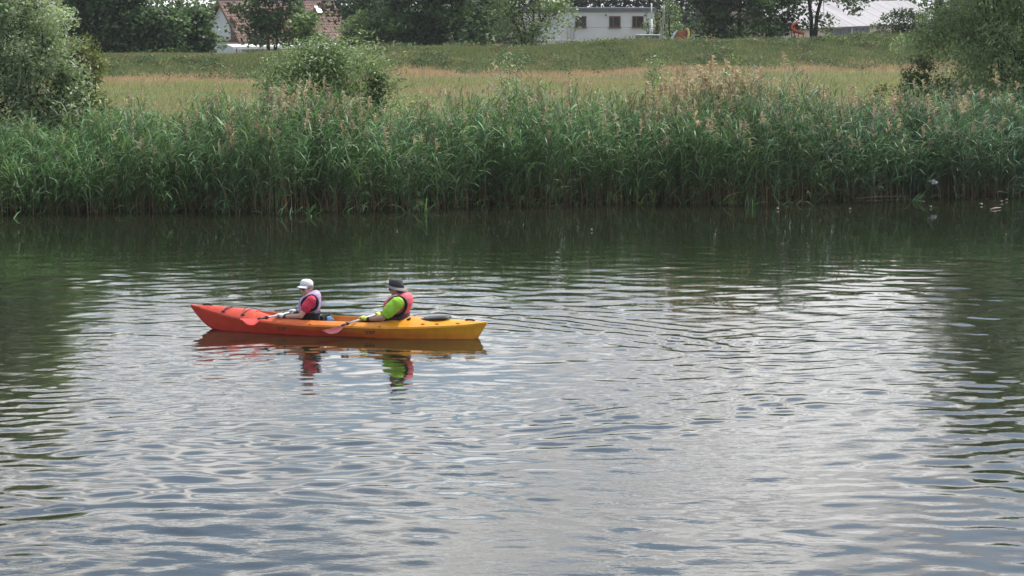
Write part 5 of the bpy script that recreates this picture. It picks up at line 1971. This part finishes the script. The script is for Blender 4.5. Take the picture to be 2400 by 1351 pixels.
def build_dry_bag():
    c = kp(762, 744.5, -.02)
    loc = KM @ Vector((c.x, c.y, .02))
    root = thing('dry_bag', loc, 'small blue and black bag stowed behind the front seat of the kayak', 'bag', rz=KRZ)
    h = c.z
    mb = MB().chain([(-.055, 0, h * .75), (.055, .02, h * .72)], [.075, .068], 16, 4)
    mb.add([], [])
    mb.remesh('sack', plain('blue_fabric', (.05, .22, .42), .7, .4, 18), root, voxel=.008, smooth=2, deform=wrinkle(.02, 22, 3))
    for x in (-.03, .035):
        pts = [(x, .085 * math.cos(t), h * .74 + .085 * math.sin(t)) for t in np.linspace(-.6, math.pi + .6, 14)]
        MB().tube(pts, .012, 6).build('strap', M_BLKFAB, root, smooth=True)
    MB().box((0, 0, h * .36), (.13, .12, h * .5)).build('bag_base', M_BLKFAB, root, bevel=.02)


build_dry_bag()


# ------------------------------------------------------------------ small things on the water and in the reeds
def build_small():
    M_PET = plain('pale_scrap', (.34, .32, .25), .7, .1, 20)
    M_STK = plain('dry_stick', (.30, .26, .21), .9, .2, 20)
    M_FOAM = plain('pale_plastic', (.40, .39, .42), .6, .15, 20)
    spots = [((1822, 491.5), 'pale leaf floating alone off the middle of the reed edge', .06),
             ((1992, 492), 'tiny pale leaf floating left of the drifting stick group', .045),
             ((2181, 486.5), 'tiny pale leaf floating below the white scrap in the reeds', .05),
             ((2299, 480.5), 'yellowish leaf floating apart near the right end of the reeds', .075),
             ((2347, 474), 'pale leaf floating nearest the right end of the reed edge', .06),
             ((2359, 470), 'small pale leaf floating at the far right against the reed stems', .05),
             ((1386, 541), 'tiny white fleck floating on dark water in front of the reeds', .04)]
    rg = random.Random(9)
    for (px, py), lab, r in spots:
        p = on_z(px, py, 0.012)
        mb = MB()
        pts = []
        n = 12
        ang = rg.uniform(-.5, .5)
        for k in range(n):
            t = 2 * math.pi * k / n
            rr = .45 * r * (1 + .25 * math.sin(2 * t + rg.random()))
            x, y = rr * 1.25 * math.cos(t), rr * .75 * math.sin(t)
            pts.append(Vector((x * math.cos(ang) - y * math.sin(ang), x * math.sin(ang) + y * math.cos(ang), .018 * math.sin(t * 2) + .02)))
        mb.prism(pts, (0, 0, .010))
        o = mb.build('floating_leaf', M_PET)
        o.location = p
        tag(o, lab, 'leaf', 'pale leaves floating by the reeds')
    # drifting sticks at the foot of the reeds
    a, b = on_z(2006, 466, .02), on_z(2140, 460, .03)
    mid = (a + b) / 2
    mb = MB().tube([a - mid, (a.lerp(b, .3) - mid) + Vector((0, .05, .02)), (a.lerp(b, .7) - mid) + Vector((0, -.03, .015)), b - mid], [.018, .025, .022, .010], 7)
    mb.tube([a.lerp(b, .45) - mid, a.lerp(b, .52) - mid + Vector((.05, 0, .12)), a.lerp(b, .56) - mid + Vector((.14, 0, .17))], [.014, .010, .006], 6)
    o = mb.build('drift_stick', M_STK, smooth=True)
    o.location = mid
    tag(o, 'long pale dead stick floating along the foot of the right reeds', 'stick', 'dead sticks floating by the reeds')
    a, b = on_z(2322, 491, .015), on_z(2346, 487, .03)
    mid = (a + b) / 2
    o = MB().tube([a - mid, Vector((0, 0, .01)), b - mid], [.022, .02, .008], 7).build('drift_stick', M_STK, smooth=True)
    o.location = mid
    tag(o, 'short pale dead stick floating off the right end of the reeds', 'stick', 'dead sticks floating by the reeds')
    # pale scrap caught between the stems
    Y = float(bank_y(X_at(2185, 53.0))) - .38
    c = at_y(2185, 428, Y)
    mb = MB()
    rg = random.Random(5)
    for k in range(9):
        mb.ell((rg.uniform(-.09, .09), rg.uniform(-.03, .03), rg.uniform(-.04, .04)), (rg.uniform(.03, .06), .03, rg.uniform(.02, .04)))
    o = mb.remesh('plastic_scrap', M_FOAM, None, voxel=.008, smooth=1, deform=wrinkle(.03, 30, 4))
    o.location = c
    tag(o, 'crumpled white scrap caught among the right reed stems above the water', 'litter')


build_small()


# ------------------------------------------------------------------ haze volume added to lift the dark tones and soften contrast
def build_haze():
    m, nt, out = mat_new('tone_lift_haze')
    v = nt.nodes.new('ShaderNodeVolumePrincipled')
    v.inputs['Color'].default_value = (0.86, 0.90, 1.0, 1)
    v.inputs['Density'].default_value = 0.00018
    v.inputs['Anisotropy'].default_value = 0.25
    nt.links.new(v.outputs[0], out.inputs['Volume'])
    o = MB().box((0, 715, 8.5), (1900, 1650, 23.0)).build('haze', m)
    tag(o, 'thin haze added over river and meadow to lift the dark tones', 'haze', kind='stuff')


build_haze()
